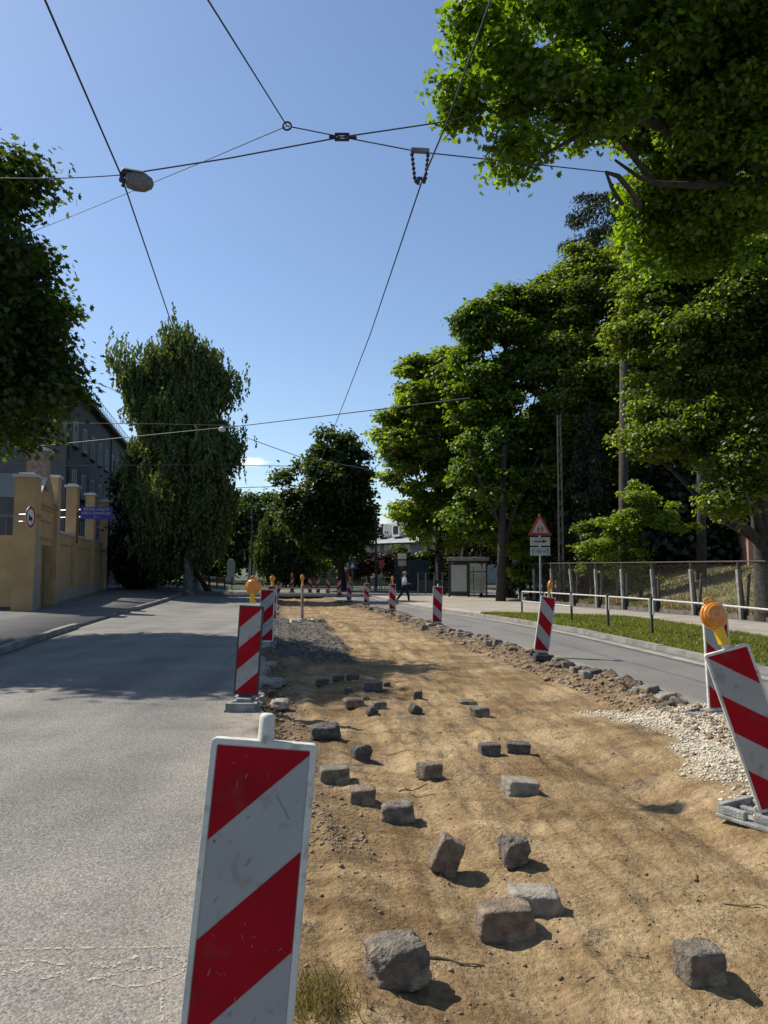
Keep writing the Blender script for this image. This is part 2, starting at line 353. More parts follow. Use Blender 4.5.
M['lf_lilac'] = leafmat('leaf_lilac', (.09, .06, .055), .5, .2, (1.2, 1.2, 1))
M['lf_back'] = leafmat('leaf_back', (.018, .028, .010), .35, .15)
M['grass'] = leafmat('grass_blades', (.11, .135, .035), .45, .35)
M['drygrass'] = leafmat('dry_grass_blades', (.22, .185, .08), .4, .3, (1.2, 1.2, .8))

# ------------------------------------------------------------------ ground sheets
def sheet(name, fa, fb, y0, y1, m, off=0.0, ny=160, nx=10, skirt=.2, power=1.6, hfn=ground, amp=0, label=None):
    ys = y0 + (y1 - y0) * (np.linspace(0, 1, ny) ** power)
    us = np.linspace(0, 1, nx)
    A = np.array([float(fa(y)) for y in ys]); B = np.array([float(fb(y)) for y in ys])
    X = A[:, None] * (1 - us) + B[:, None] * us; Y = np.repeat(ys[:, None], nx, 1)
    Z = hfn(X, Y) + off
    if amp: Z = Z + amp * fbm(X * .7, Y * .7, 3)
    V = np.stack([X, Y, Z], -1).reshape(-1, 3)
    i = np.arange((ny - 1) * (nx - 1)); r = i // (nx - 1); c = i % (nx - 1); a = r * nx + c
    Fq = np.stack([a, a + 1, a + nx + 1, a + nx], 1)
    if skirt:
        edges = [np.arange(ny) * nx, np.arange(ny) * nx + nx - 1]; base = len(V)
        for k, e in enumerate(edges):
            low = V[e].copy(); low[:, 2] -= skirt; V = np.vstack([V, low]); n = len(e); bl = base + k * ny + np.arange(n)
            q = np.stack([e[:-1], e[1:], bl[1:], bl[:-1]], 1)
            if k == 1: q = q[:, ::-1]
            Fq = np.vstack([Fq, q])
    o = npmesh(name, V, Fq.ravel(), 4, m)
    return tag(o, kind='structure', label=label)
def jag(f, a=.06, s=1.6, seed=0): return lambda Y: f(Y) + a * float(fbm(np.array(Y * s + seed), np.array(seed * 1.0), 4)) * 2
sheet('ground', lambda y: -600, lambda y: 600, -60, 1500, M['earth'], off=-.55, ny=60, nx=60, skirt=0, power=2, hfn=lambda X, Y: ter(X, Y))
rd = sheet('road', L0, jag(L1, .09), -12, 52, M['road'], ny=700, nx=48, power=1.5)
cv = np.empty(len(rd.data.vertices) * 3); rd.data.vertices.foreach_get('co', cv); cv = cv.reshape(-1, 3)
at = rd.data.attributes.new('dust', 'FLOAT', 'POINT'); at.data.foreach_set('value', np.clip(.95 * np.exp(-np.maximum(L1(cv[:, 1]) - cv[:, 0] - .05, 0) / (.28 + .25 * fbm(cv[:, 1] * .8, cv[:, 1] * 0, 3))), 0, 1).astype(np.float32))
sheet('road', jag(R1, .03, 2, 9), R2, -12, 52, M['road2'], ny=400)
sheet('road', lambda y: -60 if y > 52 else -9, lambda y: 60, 52, 68, M['road2'], ny=20, nx=60, skirt=0, hfn=ter, off=-.003)
sheet('path', lambda y: -60, lambda y: float(L0(y)) - .16, -12, 52, M['pave'], off=.045, ny=120, nx=14)
sheet('lawn', lambda y: -90, lambda y: 90, 68, 160, M['lawn'], off=-.01, ny=30, nx=40, skirt=0, hfn=ter)
GE = curve([(-14, 8.6), (12, 8.3), (16.5, 8.2), (23, 7.95), (25.5, 7.6), (26.6, 6.2), (27.4, 4.3), (28, 3.6)])
sheet('lawn', lambda y: float(R2(y)) + .46, lambda y: max(float(GE(y)), float(R2(y)) + .47), -12, 27.8, M['lawn'], off=.10, ny=120, nx=8)
sheet('sidewalk', lambda y: (float(GE(y)) + .004) if y < 27.2 else float(R2(y)) + .46, lambda y: float(FX(y)) - .12, -12, 52, M['pave2'], off=.09, ny=160, nx=8)
sheet('bank', lambda y: float(FX(y)) + .14, lambda y: float(FX(y)) + 70, -12, 52, M['bank'], off=.02, ny=160, nx=90, amp=.12)
# gutter band and kerb of the right-hand road
sheet('gutter', lambda y: float(R2(y)) + .002, lambda y: float(R2(y)) + .30, -12, 52, M['kerb'], off=.008, ny=200, nx=3)
def kerb(name, f, y0, y1, wd, h, n=None):
    mb = MB(); y = y0; L = 1.0; rr = random.Random(5)
    while y < y1:
        a, b = y, min(y + L - .008, y1); xa, xb = float(f(a)), float(f(b)); za, zb = float(ter(xa, a)), float(ter(xb, b)); j = rr.uniform(-.006, .006)
        lo = .2
        vs = [(xa, a, za - lo), (xa + wd, a, za - lo), (xb + wd, b, zb - lo), (xb, b, zb - lo), (xa + .012 * (1 if wd < 0 else 1), a, za + h + j), (xa + wd, a, za + h + j), (xb + wd, b, zb + h + j), (xb + .012, b, zb + h + j)]
        mb.add(vs, [(0, 3, 2, 1), (4, 5, 6, 7), (0, 1, 5, 4), (1, 2, 6, 5), (2, 3, 7, 6), (3, 0, 4, 7)]); y += L
    return tag(mb.build(name, M['kerb']), kind='structure')
kerb('kerb', lambda y: L0(y) - .15, -12, 20.5, .15, .13)
kerb('kerb', lambda y: L0(y) - .15, 29.5, 52, .15, .13)
kerb('kerb', lambda y: R2(y) + .305, -12, 52, .15, .105)

# ------------------------------------------------------------------ the dug-up strip of soil
def dirtz(X, Y):
    X = np.asarray(X, float); Y = np.asarray(Y, float)
    l = L1(Y); r = R1(Y); dl = X - l; dr = r - X; lod = np.clip(14 / np.maximum(Y, 3), .3, 1)
    z = ter(X, Y) - .115
    c = X + .16 * Y
    z = z + .05 * fbm(X * .55 + 4, Y * .35, 3) + .026 * fbm(X * 2.2, Y * 1.3 + 9, 4) + .020 * fbm(X * 7, Y * 5, 4) + .010 * np.abs(fbm(X * 16, Y * 10, 3))
    tr = fbm(c * 9 + .6 * fbm(Y * .8, Y * 0, 2), Y * .5, 2); z = z + .022 * tr
    for q, wq in ((1.0, .22), (2.75, .25)):
        g_ = (c - q - .15 * np.sin(Y * .35)) / wq; z = z - .028 * np.exp(-g_ ** 2) + .02 * np.exp(-((np.abs(g_) - 1.5) / .4) ** 2)
    z = z + .10 * np.exp(-(dr / .55) ** 2) * (1 + 1.4 * fbm(X * 3.5, Y * 3.5, 3)) * S((Y - 6.5) / 2)     # spoil thrown up along the setts
    z = z + .05 * np.exp(-(dl / .3) ** 2) * (1 + 1.5 * fbm(X * 4, Y * 4, 3))
    z = z + .12 * S((2.0 - dr) / .8) * S((9.6 - Y) / 1.6)
    z = z + .05 * np.exp(-(dr / .7) ** 2) * fbm(X * 11, Y * 9, 3) * S((Y - 7) / 2)
    z = z + .06 * S((.7 - dl) / .5) * S((9 - Y) / 2)
    ch = S((dl + .3) / .3) * S((1.75 - dl + .3 * fbm(Y * 1.2, X, 2)) / .35) * S((Y - 13.6) / 1) * S((27 - Y) / 1.5)
    z = z + ch * (.10 + .07 * fbm(X * 5, Y * 4, 5))
    return z
def chunk(X, Y):
    dl = X - L1(Y)
    return S((dl + .3) / .3) * S((1.75 - dl + .5 * fbm(Y * 1.2, X, 3)) / .25) * S((Y - 13.6 + fbm(X * 2, Y * 2, 2)) / .6) * S((27 - Y) / 1.5)
def gravmask(X, Y):
    dr = R1(Y) - X
    n = .55 * fbm(X * 1.6, Y * 1.6, 4)
    return S((1.35 - dr + n) / .4) * S((9.3 - Y + .9 * n) / .5) * S((Y - 4.4 + .8 * (dr - .6) + n) / .5)
ys = [1.2]
while ys[-1] < 52.5: ys.append(ys[-1] + max(.014, .0028 * ys[-1] ** 1.35))
ys = np.array(ys); nx = 260; us = np.linspace(0, 1, nx)
A = L1(ys) - .22; B = R1(ys) + .12
X = A[:, None] * (1 - us) + B[:, None] * us; Y = np.repeat(ys[:, None], nx, 1); Z = dirtz(X, Y)
fr = np.random.RandomState(11)
for k in range(110):                                             # footprints and scuffs
    fy = fr.uniform(2.6, 11); fx = float(L1(fy)) + fr.uniform(.3, 1) * (float(R1(fy)) - float(L1(fy)) - .5); a = fr.uniform(-.5, .5); d = fr.uniform(.008, .02)
    i0, i1 = np.searchsorted(ys, [fy - .35, fy + .35]); dx = X[i0:i1] - fx; dy = Y[i0:i1] - fy
    u_ = dx * math.cos(a) + dy * math.sin(a); v_ = -dx * math.sin(a) + dy * math.cos(a); q = (u_ / .055) ** 2 + (v_ / .14) ** 2
    Z[i0:i1] += -d * np.exp(-q) + d * .5 * np.exp(-((q - 2.6) / 1.2) ** 2)
V = np.stack([X, Y, Z], -1).reshape(-1, 3); ny = len(ys)
i = np.arange((ny - 1) * (nx - 1)); a = (i // (nx - 1)) * nx + i % (nx - 1)
def dirtmat():
    m = bpy.data.materials.new('sandy_soil'); m.use_nodes = True; t = m.node_tree; b = t.nodes['Principled BSDF']; N = t.nodes.new
    b.inputs['Roughness'].default_value = .97; b.inputs['Specular IOR Level'].default_value = .15
    co = N('ShaderNodeTexCoord')
    def noise(s, d=5, dist=0, vec=None):
        n = N('ShaderNodeTexNoise'); n.inputs['Scale'].default_value = s; n.inputs['Detail'].default_value = d; n.inputs['Distortion'].default_value = dist
        t.links.new(vec or co.outputs['Object'], n.inputs['Vector']); return n.outputs['Fac']
    def ramp(f, p0, p1, a, c):
        r = N('ShaderNodeValToRGB'); e = r.color_ramp.elements; e[0].position = p0; e[1].position = p1; e[0].color = (*a, 1); e[1].color = (*c, 1); t.links.new(f, r.inputs[0]); return r.outputs[0]
    def mix(f, a, c, bl='MIX'):
        x = N('ShaderNodeMix'); x.data_type = 'RGBA'; x.blend_type = bl; 
        if isinstance(f, float): x.inputs[0].default_value = f
        else: t.links.new(f, x.inputs[0])
        t.links.new(a, x.inputs[6])
        if isinstance(c, tuple): x.inputs[7].default_value = (*c, 1)
        else: t.links.new(c, x.inputs[7])
        return x.outputs[2]
    mp = N('ShaderNodeMapping'); mp.inputs['Rotation'].default_value = (0, 0, math.radians(-62)); mp.inputs['Scale'].default_value = (.35, 1.6, 1)
    t.links.new(co.outputs['Object'], mp.inputs['Vector'])
    base = ramp(noise(1.1, 6, .4), .38, .62, (.285, .198, .102), (.44, .325, .178))
    st = ramp(noise(2.2, 7, .6, mp.outputs[0]), .42, .66, (1, 1, 1), (.62, .56, .50)); base = mix(1.0, base, st, 'MULTIPLY')
    base = mix(1.0, base, ramp(noise(26, 6), .3, .7, (.74, .72, .70), (1.18, 1.18, 1.18)), 'MULTIPLY')
    base = mix(1.0, base, ramp(noise(170, 3), .35, .7, (.8, .8, .8), (1.12, 1.12, 1.12)), 'MULTIPLY')
    mp2 = N('ShaderNodeMapping'); mp2.inputs['Rotation'].default_value = (0, 0, math.radians(-9.5)); mp2.inputs['Scale'].default_value = (3.2, .22, 1)
    t.links.new(co.outputs['Object'], mp2.inputs['Vector'])
    base = mix(1.0, base, ramp(noise(1.6, 6, .3, mp2.outputs[0]), .36, .6, (.76, .72, .67), (1.05, 1.05, 1.05)), 'MULTIPLY')
    def attr(n):
        q = N('ShaderNodeAttribute'); q.attribute_name = n; return q.outputs['Fac']
    base = mix(attr('edge'), base, ramp(noise(9, 6), .35, .65, (.085, .06, .04), (.22, .155, .098)))
    vo = N('ShaderNodeTexVoronoi'); vo.inputs['Scale'].default_value = 48; t.links.new(co.outputs['Object'], vo.inputs['Vector'])
    gr = ramp(vo.outputs['Distance'], .1, .7, (.64, .56, .43), (.36, .30, .21))
    base = mix(attr('gravel'), base, gr)
    base = mix(attr('chunk'), base, ramp(noise(14, 7), .35, .68, (.058, .052, .045), (.18, .155, .125)))
    t.links.new(base, b.inputs['Base Color'])
    h = N('ShaderNodeMath'); h.operation = 'ADD'; t.links.new(noise(34, 8), h.inputs[0])
    h2 = N('ShaderNodeMath'); h2.operation = 'MULTIPLY'; h2.inputs[1].default_value = .35; t.links.new(noise(180, 4), h2.inputs[0]); t.links.new(h2.outputs[0], h.inputs[1])
    bp = N('ShaderNodeBump'); bp.inputs['Strength'].default_value = 1.0; bp.inputs['Distance'].default_value = .03
    t.links.new(h.outputs[0], bp.inputs['Height']); t.links.new(bp.outputs[0], b.inputs['Normal']); return m
dirt = npmesh('soil', V, np.stack([a, a + 1, a + nx + 1, a + nx], 1).ravel(), 4, dirtmat(), smooth=True)
tag(dirt, kind='structure')
for nm, val in (('gravel', gravmask(X, Y)), ('chunk', chunk(X, Y)),
                ('edge', np.clip((.95 + .8 * fbm(X * 2, Y * 2, 3)) * np.exp(-((R1(Y) - X) / .75) ** 2) + .85 * np.exp(-((X - L1(Y)) / .45) ** 2) + .75 * S((fbm(X * .9 + 30, Y * .7, 5) - .12) / .35) * S((1.9 - (X - L1(Y))) / .9) + .7 * S((fbm(X * 5, Y * 3, 4) - .26) / .2), 0, 1) * S((Y - 5.5) / 1.5 + .4))):
    at = dirt.data.attributes.new(nm, 'FLOAT', 'POINT'); at.data.foreach_set('value', np.asarray(val, np.float32).ravel())

# small loose stones, crumbs: scattered stuff
def pebbles(name, pts, sizes, m, label, cat, flat=.65):
    n = len(pts); base = np.array([(1, 0, 0), (-1, 0, 0), (0, 1, 0), (0, -1, 0), (0, 0, 1), (0, 0, -1)], float)
    tri = np.array([(0, 2, 4), (2, 1, 4), (1, 3, 4), (3, 0, 4), (2, 0, 5), (1, 2, 5), (3, 1, 5), (0, 3, 5)])
    r = np.random.RandomState(n); Q = base[None] * (1 + r.uniform(-.35, .35, (n, 6, 3))) + r.uniform(-.25, .25, (n, 6, 3))
    Q[:, :, 2] *= flat; th = r.uniform(0, 6.28, n); c, s = np.cos(th), np.sin(th)
    x = Q[:, :, 0] * c[:, None] - Q[:, :, 1] * s[:, None]; y = Q[:, :, 0] * s[:, None] + Q[:, :, 1] * c[:, None]
    Q = np.stack([x, y, Q[:, :, 2]], -1) * sizes[:, None, None] + pts[:, None, :]
    Fq = (tri[None] + (np.arange(n) * 6)[:, None, None]).ravel()
    return tag(npmesh(name, Q.reshape(-1, 3), Fq, 3, m), label, cat, kind='stuff')
def scatter(n, y0, y1, u0=0, u1=1, pw=1.0, seed=1):
    r = np.random.RandomState(seed); y = y0 + (y1 - y0) * r.rand(n) ** pw; u = u0 + (u1 - u0) * r.rand(n)
    x = L1(y) * (1 - u) + R1(y) * u; return x, y
x, y = scatter(9000, 2.2, 20, pw=1.6); s = np.random.RandomState(2).gamma(1.5, .0022, len(x)) + .0022
k = dirtz(x, y); pebbles('pebbles', np.stack([x, y, k + s * .2], 1), s, M['pebble'], 'small brown pebbles and crumbs of soil lying over the sandy strip', 'pebbles')
x, y = scatter(52000, 4.2, 10, .4, 1.0, seed=5); g = gravmask(x, y) > np.random.RandomState(1).rand(len(x)); x, y = x[g][:24000], y[g][:24000]
s = np.random.RandomState(4).gamma(3, .0026, len(x)) + .0028; pebbles('gravel', np.stack([x, y, dirtz(x, y) + s * .3], 1), s, M['gravel'], 'pale crushed limestone gravel beside the leaning warning board', 'gravel')
x, y = scatter(8000, 7, 46, .84, 1.01, pw=1.4, seed=8); s = np.random.RandomState(5).gamma(1.4, .009, len(x)) + .004
pebbles('rubble', np.stack([x, y, dirtz(x, y) + s * .2], 1), s, M['pebble'], 'clods and small rubble heaped along the right edge of the dug strip', 'rubble')
x, y = scatter(5200, 13.6, 27, 0, .42, pw=1.2, seed=9); g = chunk(x, y) > .4 + .5 * np.random.RandomState(12).rand(len(x)); x, y = x[g], y[g]; s = np.random.RandomState(6).gamma(1.4, .008, len(x)) + .005
pebbles('rubble', np.stack([x, y, dirtz(x, y) + s * .1], 1), s * .8, M['stone3'], 'dark broken asphalt crumbs in a low heap left of the sandy strip', 'rubble')

rs = np.random.RandomState(77); g = G(336, 838, dirtz); n = 420; x = g.x + rs.normal(size=n) * .14; y = g.y + rs.normal(size=n) * .28; s = rs.gamma(1.3, .004, n) + .003
pebbles('rubble', np.stack([x, y, dirtz(x, y) + s * .1], 1), s, M['pebble'], 'scattered crumbs of broken mortar just right of the near board', 'rubble')
rs = np.random.RandomState(78); n = 1500; y = 5 + 9 * rs.rand(n); x = L1(y) + np.abs(rs.normal(size=n)) * .22; s = rs.gamma(1.3, .007, n) + .004
pebbles('rubble', np.stack([x, y, dirtz(x, y) + s * .1], 1), s, M['pebble'], 'soil clods and crumbs along the broken asphalt edge', 'rubble')
# ------------------------------------------------------------------ setts
def settmesh(name, w, d, h, seed, n=9, k=9, rough=.04, skew=.1):
    r = np.random.RandomState(seed); vs = {}; V = []; Fq = []
    g = np.linspace(-1, 1, n)
    def vid(p):
        key = tuple(np.round(p, 5))
        if key not in vs: vs[key] = len(V); V.append(p)
        return vs[key]
    for ax in range(3):
        for sgn in (-1, 1):
            for i in range(n - 1):
                for j in range(n - 1):
                    q = []
                    for (a_, b_) in ((i, j), (i + 1, j), (i + 1, j + 1), (i, j + 1)):
                        p = np.zeros(3); p[ax] = sgn; p[(ax + 1) % 3] = g[a_]; p[(ax + 2) % 3] = g[b_]; q.append(vid(p))
                    Fq.append(q if sgn > 0 else q[::-1])
    V = np.array(V); L = (np.abs(V) ** k).sum(1) ** (1 / k); V = V / L[:, None]
    lay = np.round(V, 3)
    ph = r.uniform(0, 99, 6)
    nn = lambda a, b, s_: fbm(a * s_ + ph[0], b * s_ + ph[1], 3)
    disp = nn(V[:, 0] + V[:, 2] * .7, V[:, 1] - V[:, 2] * .6, 1.2) * rough * 3.2 + nn(V[:, 0] * 1.1 - V[:, 2], V[:, 1] + V[:, 2] * .8, 4) * rough
    V = V * (1 + disp[:, None]); V = np.sign(V) * np.abs(V) ** .96
    V[:, 0] *= 1 + skew * r.uniform(-1, 1) * V[:, 2]; V[:, 1] *= 1 + skew * r.uniform(-1, 1) * V[:, 2]
    V[:, 2] += skew * r.uniform(-1, 1) * V[:, 0] + skew * .7 * r.uniform(-1, 1) * V[:, 1]; V[:, 0] += skew * r.uniform(-1, 1) * V[:, 1]
    V = V * np.array([w / 2, d / 2, h / 2]); V[:, 2] -= V[:, 2].min()
    o = npmesh(name, V, np.array(Fq).ravel(), 4, M['stone'], smooth=True)
    return o
SETTS = [  # base px, w px, h px, yaw, tilt, material, rough, k, label
 (398, 990, 60, 46, .5, .0, 'stone', .10, 5, 'large rough grey-brown boulder-like sett nearest the camera, its face pitted'),
 (507, 944, 56, 38, .04, 0, 'stone2', .03, 12, 'flat-topped brown oblong sett standing in front of a paler one'),
 (536, 918, 52, 30, -.15, 0, 'stone4', .05, 9, 'pale oblong sett lying partly behind a flat-topped brown one'),
 (705, 987, 40, 38, .25, 0, 'stone', .05, 9, 'lone grey cubic sett on bare sand at the lower right'),
 (514, 869, 34, 34, .5, .12, 'stone', .11, 4, 'rough pointed grey sett with a domed top, farther than the oblong pair'),
 (439, 873, 29, 40, .3, .38, 'stone2', .06, 8, 'sett tipped on its edge with a lit left face, leaning right'),
 (397, 823, 36, 24, .1, 0, 'stone', .07, 6, 'squat rounded sett just right of two blocks beside the near board'),
 (520, 796, 34, 20, .2, .15, 'stone4', .04, 10, 'pale-topped tilted sett lying alone in the middle right of the sand'),
 (429, 779, 24, 20, .5, .1, 'stone2', .08, 7, 'small chipped sett beside a few dry sticks'),
 (362, 804, 27, 20, .1, 0, 'stone2', .05, 9, 'small reddish block right of and nearer than the square grey block'),
 (334, 784, 32, 22, .12, 0, 'stone', .03, 12, 'square cut grey block right beside the edge of the near board'),
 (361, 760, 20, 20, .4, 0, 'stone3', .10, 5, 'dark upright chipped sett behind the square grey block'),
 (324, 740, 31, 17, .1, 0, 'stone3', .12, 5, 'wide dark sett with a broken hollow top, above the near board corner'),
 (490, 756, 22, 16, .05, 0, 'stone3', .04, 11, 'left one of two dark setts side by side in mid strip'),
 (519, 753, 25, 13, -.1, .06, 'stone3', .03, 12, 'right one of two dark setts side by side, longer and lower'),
 (480, 717, 19, 12, .4, 0, 'stone', .08, 6, 'small sett touching the shadow of a flat one near the track ruts'),
 (467, 705, 20, 6, .1, 0, 'stone', .05, 9, 'thin flat sett half sunk in the sand behind a small one'),
 (412, 714, 12, 12, .7, .6, 'stone3', .04, 10, 'dark sett balanced on one corner, alone on the sand'),
 (418, 699, 10, 11, .1, 0, 'stone3', .05, 9, 'small dark upright cube behind the corner-balanced sett'),
 (369, 716, 12, 12, .7, .5, 'stone3', .05, 9, 'dark cube tipped on a corner at the front of the stone cluster'),
 (379, 709, 15, 11, .3, 0, 'stone', .08, 6, 'rounded sett at the right end of the stone cluster'),
 (353, 709, 22, 13, .2, 0, 'stone2', .07, 5, 'rounded brown stone at the left front of the stone cluster'),
 (373, 691, 21, 12, .05, 0, 'stone3', .03, 12, 'wide dark block at the back of the stone cluster'),
 (348, 694, 9, 9, .1, 0, 'stone3', .04, 10, 'narrow upright dark block left of the wide back block'),
 (365, 700, 10, 6, .4, 0, 'stone2', .08, 5, 'tiny brown stone wedged in the middle of the stone cluster'),
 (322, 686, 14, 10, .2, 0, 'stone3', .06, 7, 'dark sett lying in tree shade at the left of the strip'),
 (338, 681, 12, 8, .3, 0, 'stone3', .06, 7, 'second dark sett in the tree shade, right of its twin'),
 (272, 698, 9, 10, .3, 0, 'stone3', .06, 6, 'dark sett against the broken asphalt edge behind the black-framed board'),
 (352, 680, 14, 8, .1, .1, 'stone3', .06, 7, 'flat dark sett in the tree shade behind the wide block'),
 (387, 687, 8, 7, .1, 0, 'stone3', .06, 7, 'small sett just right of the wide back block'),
]
for k, (px, py, pw, ph, yaw, tilt, mm, rg, kk, lab) in enumerate(SETTS):
    g = G(px, py, dirtz); sc_ = (g - cam.location).length / F; w_ = pw * sc_ * .86; h_ = max(ph * sc_ * .78, .04)
    near = pw > 24
    o = settmesh('cobblestone', w_, w_ * (.78 if k not in (1, 2) else .6), h_, 40 + k, 15 if near else 9, kk, rg)
    o.data.materials[0] = M[mm]; o.location = (g.x, g.y + w_ * .3, float(dirtz(g.x, g.y + w_ * .3)) - .024 + (w_ * .16 * abs(tilt)))
    o.rotation_euler = (tilt * .4, tilt, yaw); tag(o, lab, 'cobblestone', 'loose granite setts scattered on the sandy strip')
proto = []
for k in range(7):
    o = settmesh('rubble_stone', .2, .16, .15, 200 + k, 8, (5, 7, 9)[k % 3], .07, .15); o.data.materials[0] = M[['stone3', 'stone', 'stone2', 'stone4', 'stone', 'stone3', 'stone'][k]]; proto.append(o)
rr = random.Random(21); y = 7.9; cnt = 0
while y < 46 and cnt < 230:
    for lane in range(2):
        if lane and rr.random() < .45: continue
        src = proto[rr.randrange(7)]
        o = src if cnt < 7 and src.location.length == 0 else src.copy()
        if o is not src: COL.objects.link(o)
        x = float(R1(y)) - (.06 if lane == 0 else rr.uniform(.2, .5)) + rr.uniform(-.05, .05)
        o.location = (x, y, float(ter(x, y)) - (.13 if lane == 0 else .10) + rr.uniform(-.03, .02) + (.0 if lane == 0 else 0))
        s = rr.uniform(.75, 1.25) * (1 if lane == 0 else .8); o.scale = (s, s * rr.uniform(.8, 1.2), s)
        o.rotation_euler = (rr.uniform(-.25, .25), rr.uniform(-.25, .25), rr.uniform(-.5, .5) + (0 if lane == 0 else rr.uniform(-2, 2)))
        tag(o, 'dark granite sett in the rough row edging the right-hand road', 'cobblestone', 'setts edging the dug strip along the right road'); cnt += 1
    y += rr.uniform(.17, .32) * (1 + .01 * y)
for o in proto:
    if o.location.length == 0: bpy.data.objects.remove(o)
for (px, py, w_, lab) in ((268, 668, .26, 'pale slab of broken concrete at the asphalt edge behind the black-framed board'), (272, 684, .32, 'lower pale slab of broken concrete at the asphalt edge'),
                         (281, 707, .2, 'small pale concrete lump at the asphalt edge near the board foot')):
    g = G(px, py, dirtz); o = settmesh('concrete_lump', w_, w_ * 1.6, .10, int(px), 9, 5, .12); o.data.materials[0] = M['stone4']; o.location = (g.x, g.y, float(dirtz(g.x, g.y)) - .01); tag(o, lab, 'rubble')
# sticks
def stick(px, py, L_, ang, r_, lab, bend=.1):
    g = G(px, py, dirtz); mb = MB(); p = []
    for i in range(6):
        t = (i / 5 - .5) * L_; x = t * math.cos(ang) - bend * L_ * (t / L_) ** 2 * math.sin(ang); y = t * math.sin(ang) + bend * L_ * (t / L_) ** 2 * math.cos(ang)
        p.append((x, y, float(dirtz(g.x + x, g.y + y)) - g.z + r_ * .8 + .004 * math.sin(i * 2)))
    mb.tube(p, [r_, r_, r_ * .9, r_ * .85, r_ * .7, r_ * .4], 6); tag(mb.build('stick', M['twig'], loc=g), lab, 'stick', 'dry sticks lying on the sand')
stick(455, 962, .26, .03, .006, 'long straight pale stick right of the pitted nearest sett')
stick(415, 790, .28, .5, .005, 'bent twig crossing another beside the small chipped sett'); stick(422, 797, .22, -.4, .004, 'short twig crossed over a bent one on the sand')
stick(400, 752, .25, .1, .004, 'thin twig lying level behind the small chipped sett')
stick(696, 879, .10, 1.2, .009, 'stubby chip of wood near the right foot of the strip'); stick(745, 905, .2, -.3, .005, 'twig near the right picture edge below the leaning board')
stick(600, 975, .16, .5, .003, 'thin twig left of the lone cubic sett'); stick(636, 957, .14, -.15, .003, 'thin dark twig above and left of the lone cubic sett')
r_ = np.random.RandomState(44)
mb = MB()
for k in range(450):
    yy = 2.4 + 9 * r_.rand() ** 1.4; u = r_.rand(); xx = float(L1(yy)) * (1 - u) + float(R1(yy)) * u; a = r_.uniform(0, 3.14); l = r_.uniform(.015, .06); z = float(dirtz(xx, yy))
    d = Vector((math.cos(a), math.sin(a), 0)) * l / 2
    mb.tube([Vector((xx, yy, z + .003)) - d, Vector((xx, yy, z + .006)) + d], [.0008, .0014], 4)
tag(mb.build('twig_litter', M['twig'], fix=False), 'tiny twigs, straw and bark bits strewn over the sand', 'litter', kind='stuff')

# utility marks sprayed on the asphalt
def ribbon(mb, pts, wd):
    pts = [G(*p) for p in pts]; n = len(pts); vs = []
    for i, p in enumerate(pts):
        t = (pts[min(i + 1, n - 1)] - pts[max(i - 1, 0)]); t.z = 0; t.normalize(); s_ = Vector((-t.y, t.x, 0)) * wd / 2
        up = Vector((0, 0, .004)); vs += [p - s_ + up, p + s_ + up]
    mb.add(vs, [(2 * i, 2 * i + 1, 2 * i + 3, 2 * i + 2) for i in range(n - 1)])
def sprayed():
    m = mat('sprayed_cream_line', (.52, .46, .34), (.4, .35, .26), 20, .9); t = m.node_tree; b = t.nodes['Principled BSDF']
    n = t.nodes.new('ShaderNodeTexNoise'); n.inputs['Scale'].default_value = 75; n.inputs['Detail'].default_value = 4
    co = t.nodes.new('ShaderNodeTexCoord'); t.links.new(co.outputs['Object'], n.inputs['Vector'])
    r = t.nodes.new('ShaderNodeMapRange'); r.inputs[1].default_value = .46; r.inputs[2].default_value = .6; r.inputs[4].default_value = .75; t.links.new(n.outputs['Fac'], r.inputs[0]); t.links.new(r.outputs[0], b.inputs['Alpha']); return m
mb = MB(); mk = lambda a, b, w_, s_=260: [(x_ * .2865 * 1.137, 0) for x_ in ()]
def Z4(pts): return [(x_ / 3.072, 840 + y_ / 3.072) for x_, y_ in pts]
ribbon(mb, Z4([(-10, 340), (150, 335), (300, 333), (450, 332), (600, 326)]), .016)
ribbon(mb, Z4([(-10, 382), (60, 378), (110, 372), (200, 385)]), .02); ribbon(mb, Z4([(0, 412), (60, 405), (100, 380)]), .035); ribbon(mb, Z4([(120, 430), (170, 415), (210, 410)]), .03)
ribbon(mb, Z4([(275, 380), (310, 392), (350, 390), (420, 358)]), .028); ribbon(mb, Z4([(270, 432), (330, 418), (400, 400), (490, 395)]), .028)
ribbon(mb, Z4([(330, 440), (380, 452), (440, 448), (510, 430), (560, 405), (570, 380), (545, 365), (500, 360)]), .014); ribbon(mb, Z4([(495, 350), (497, 420), (497, 500), (500, 590)]), .012)
tag(mb.build('road_marking', sprayed(), fix=False), kind='structure')

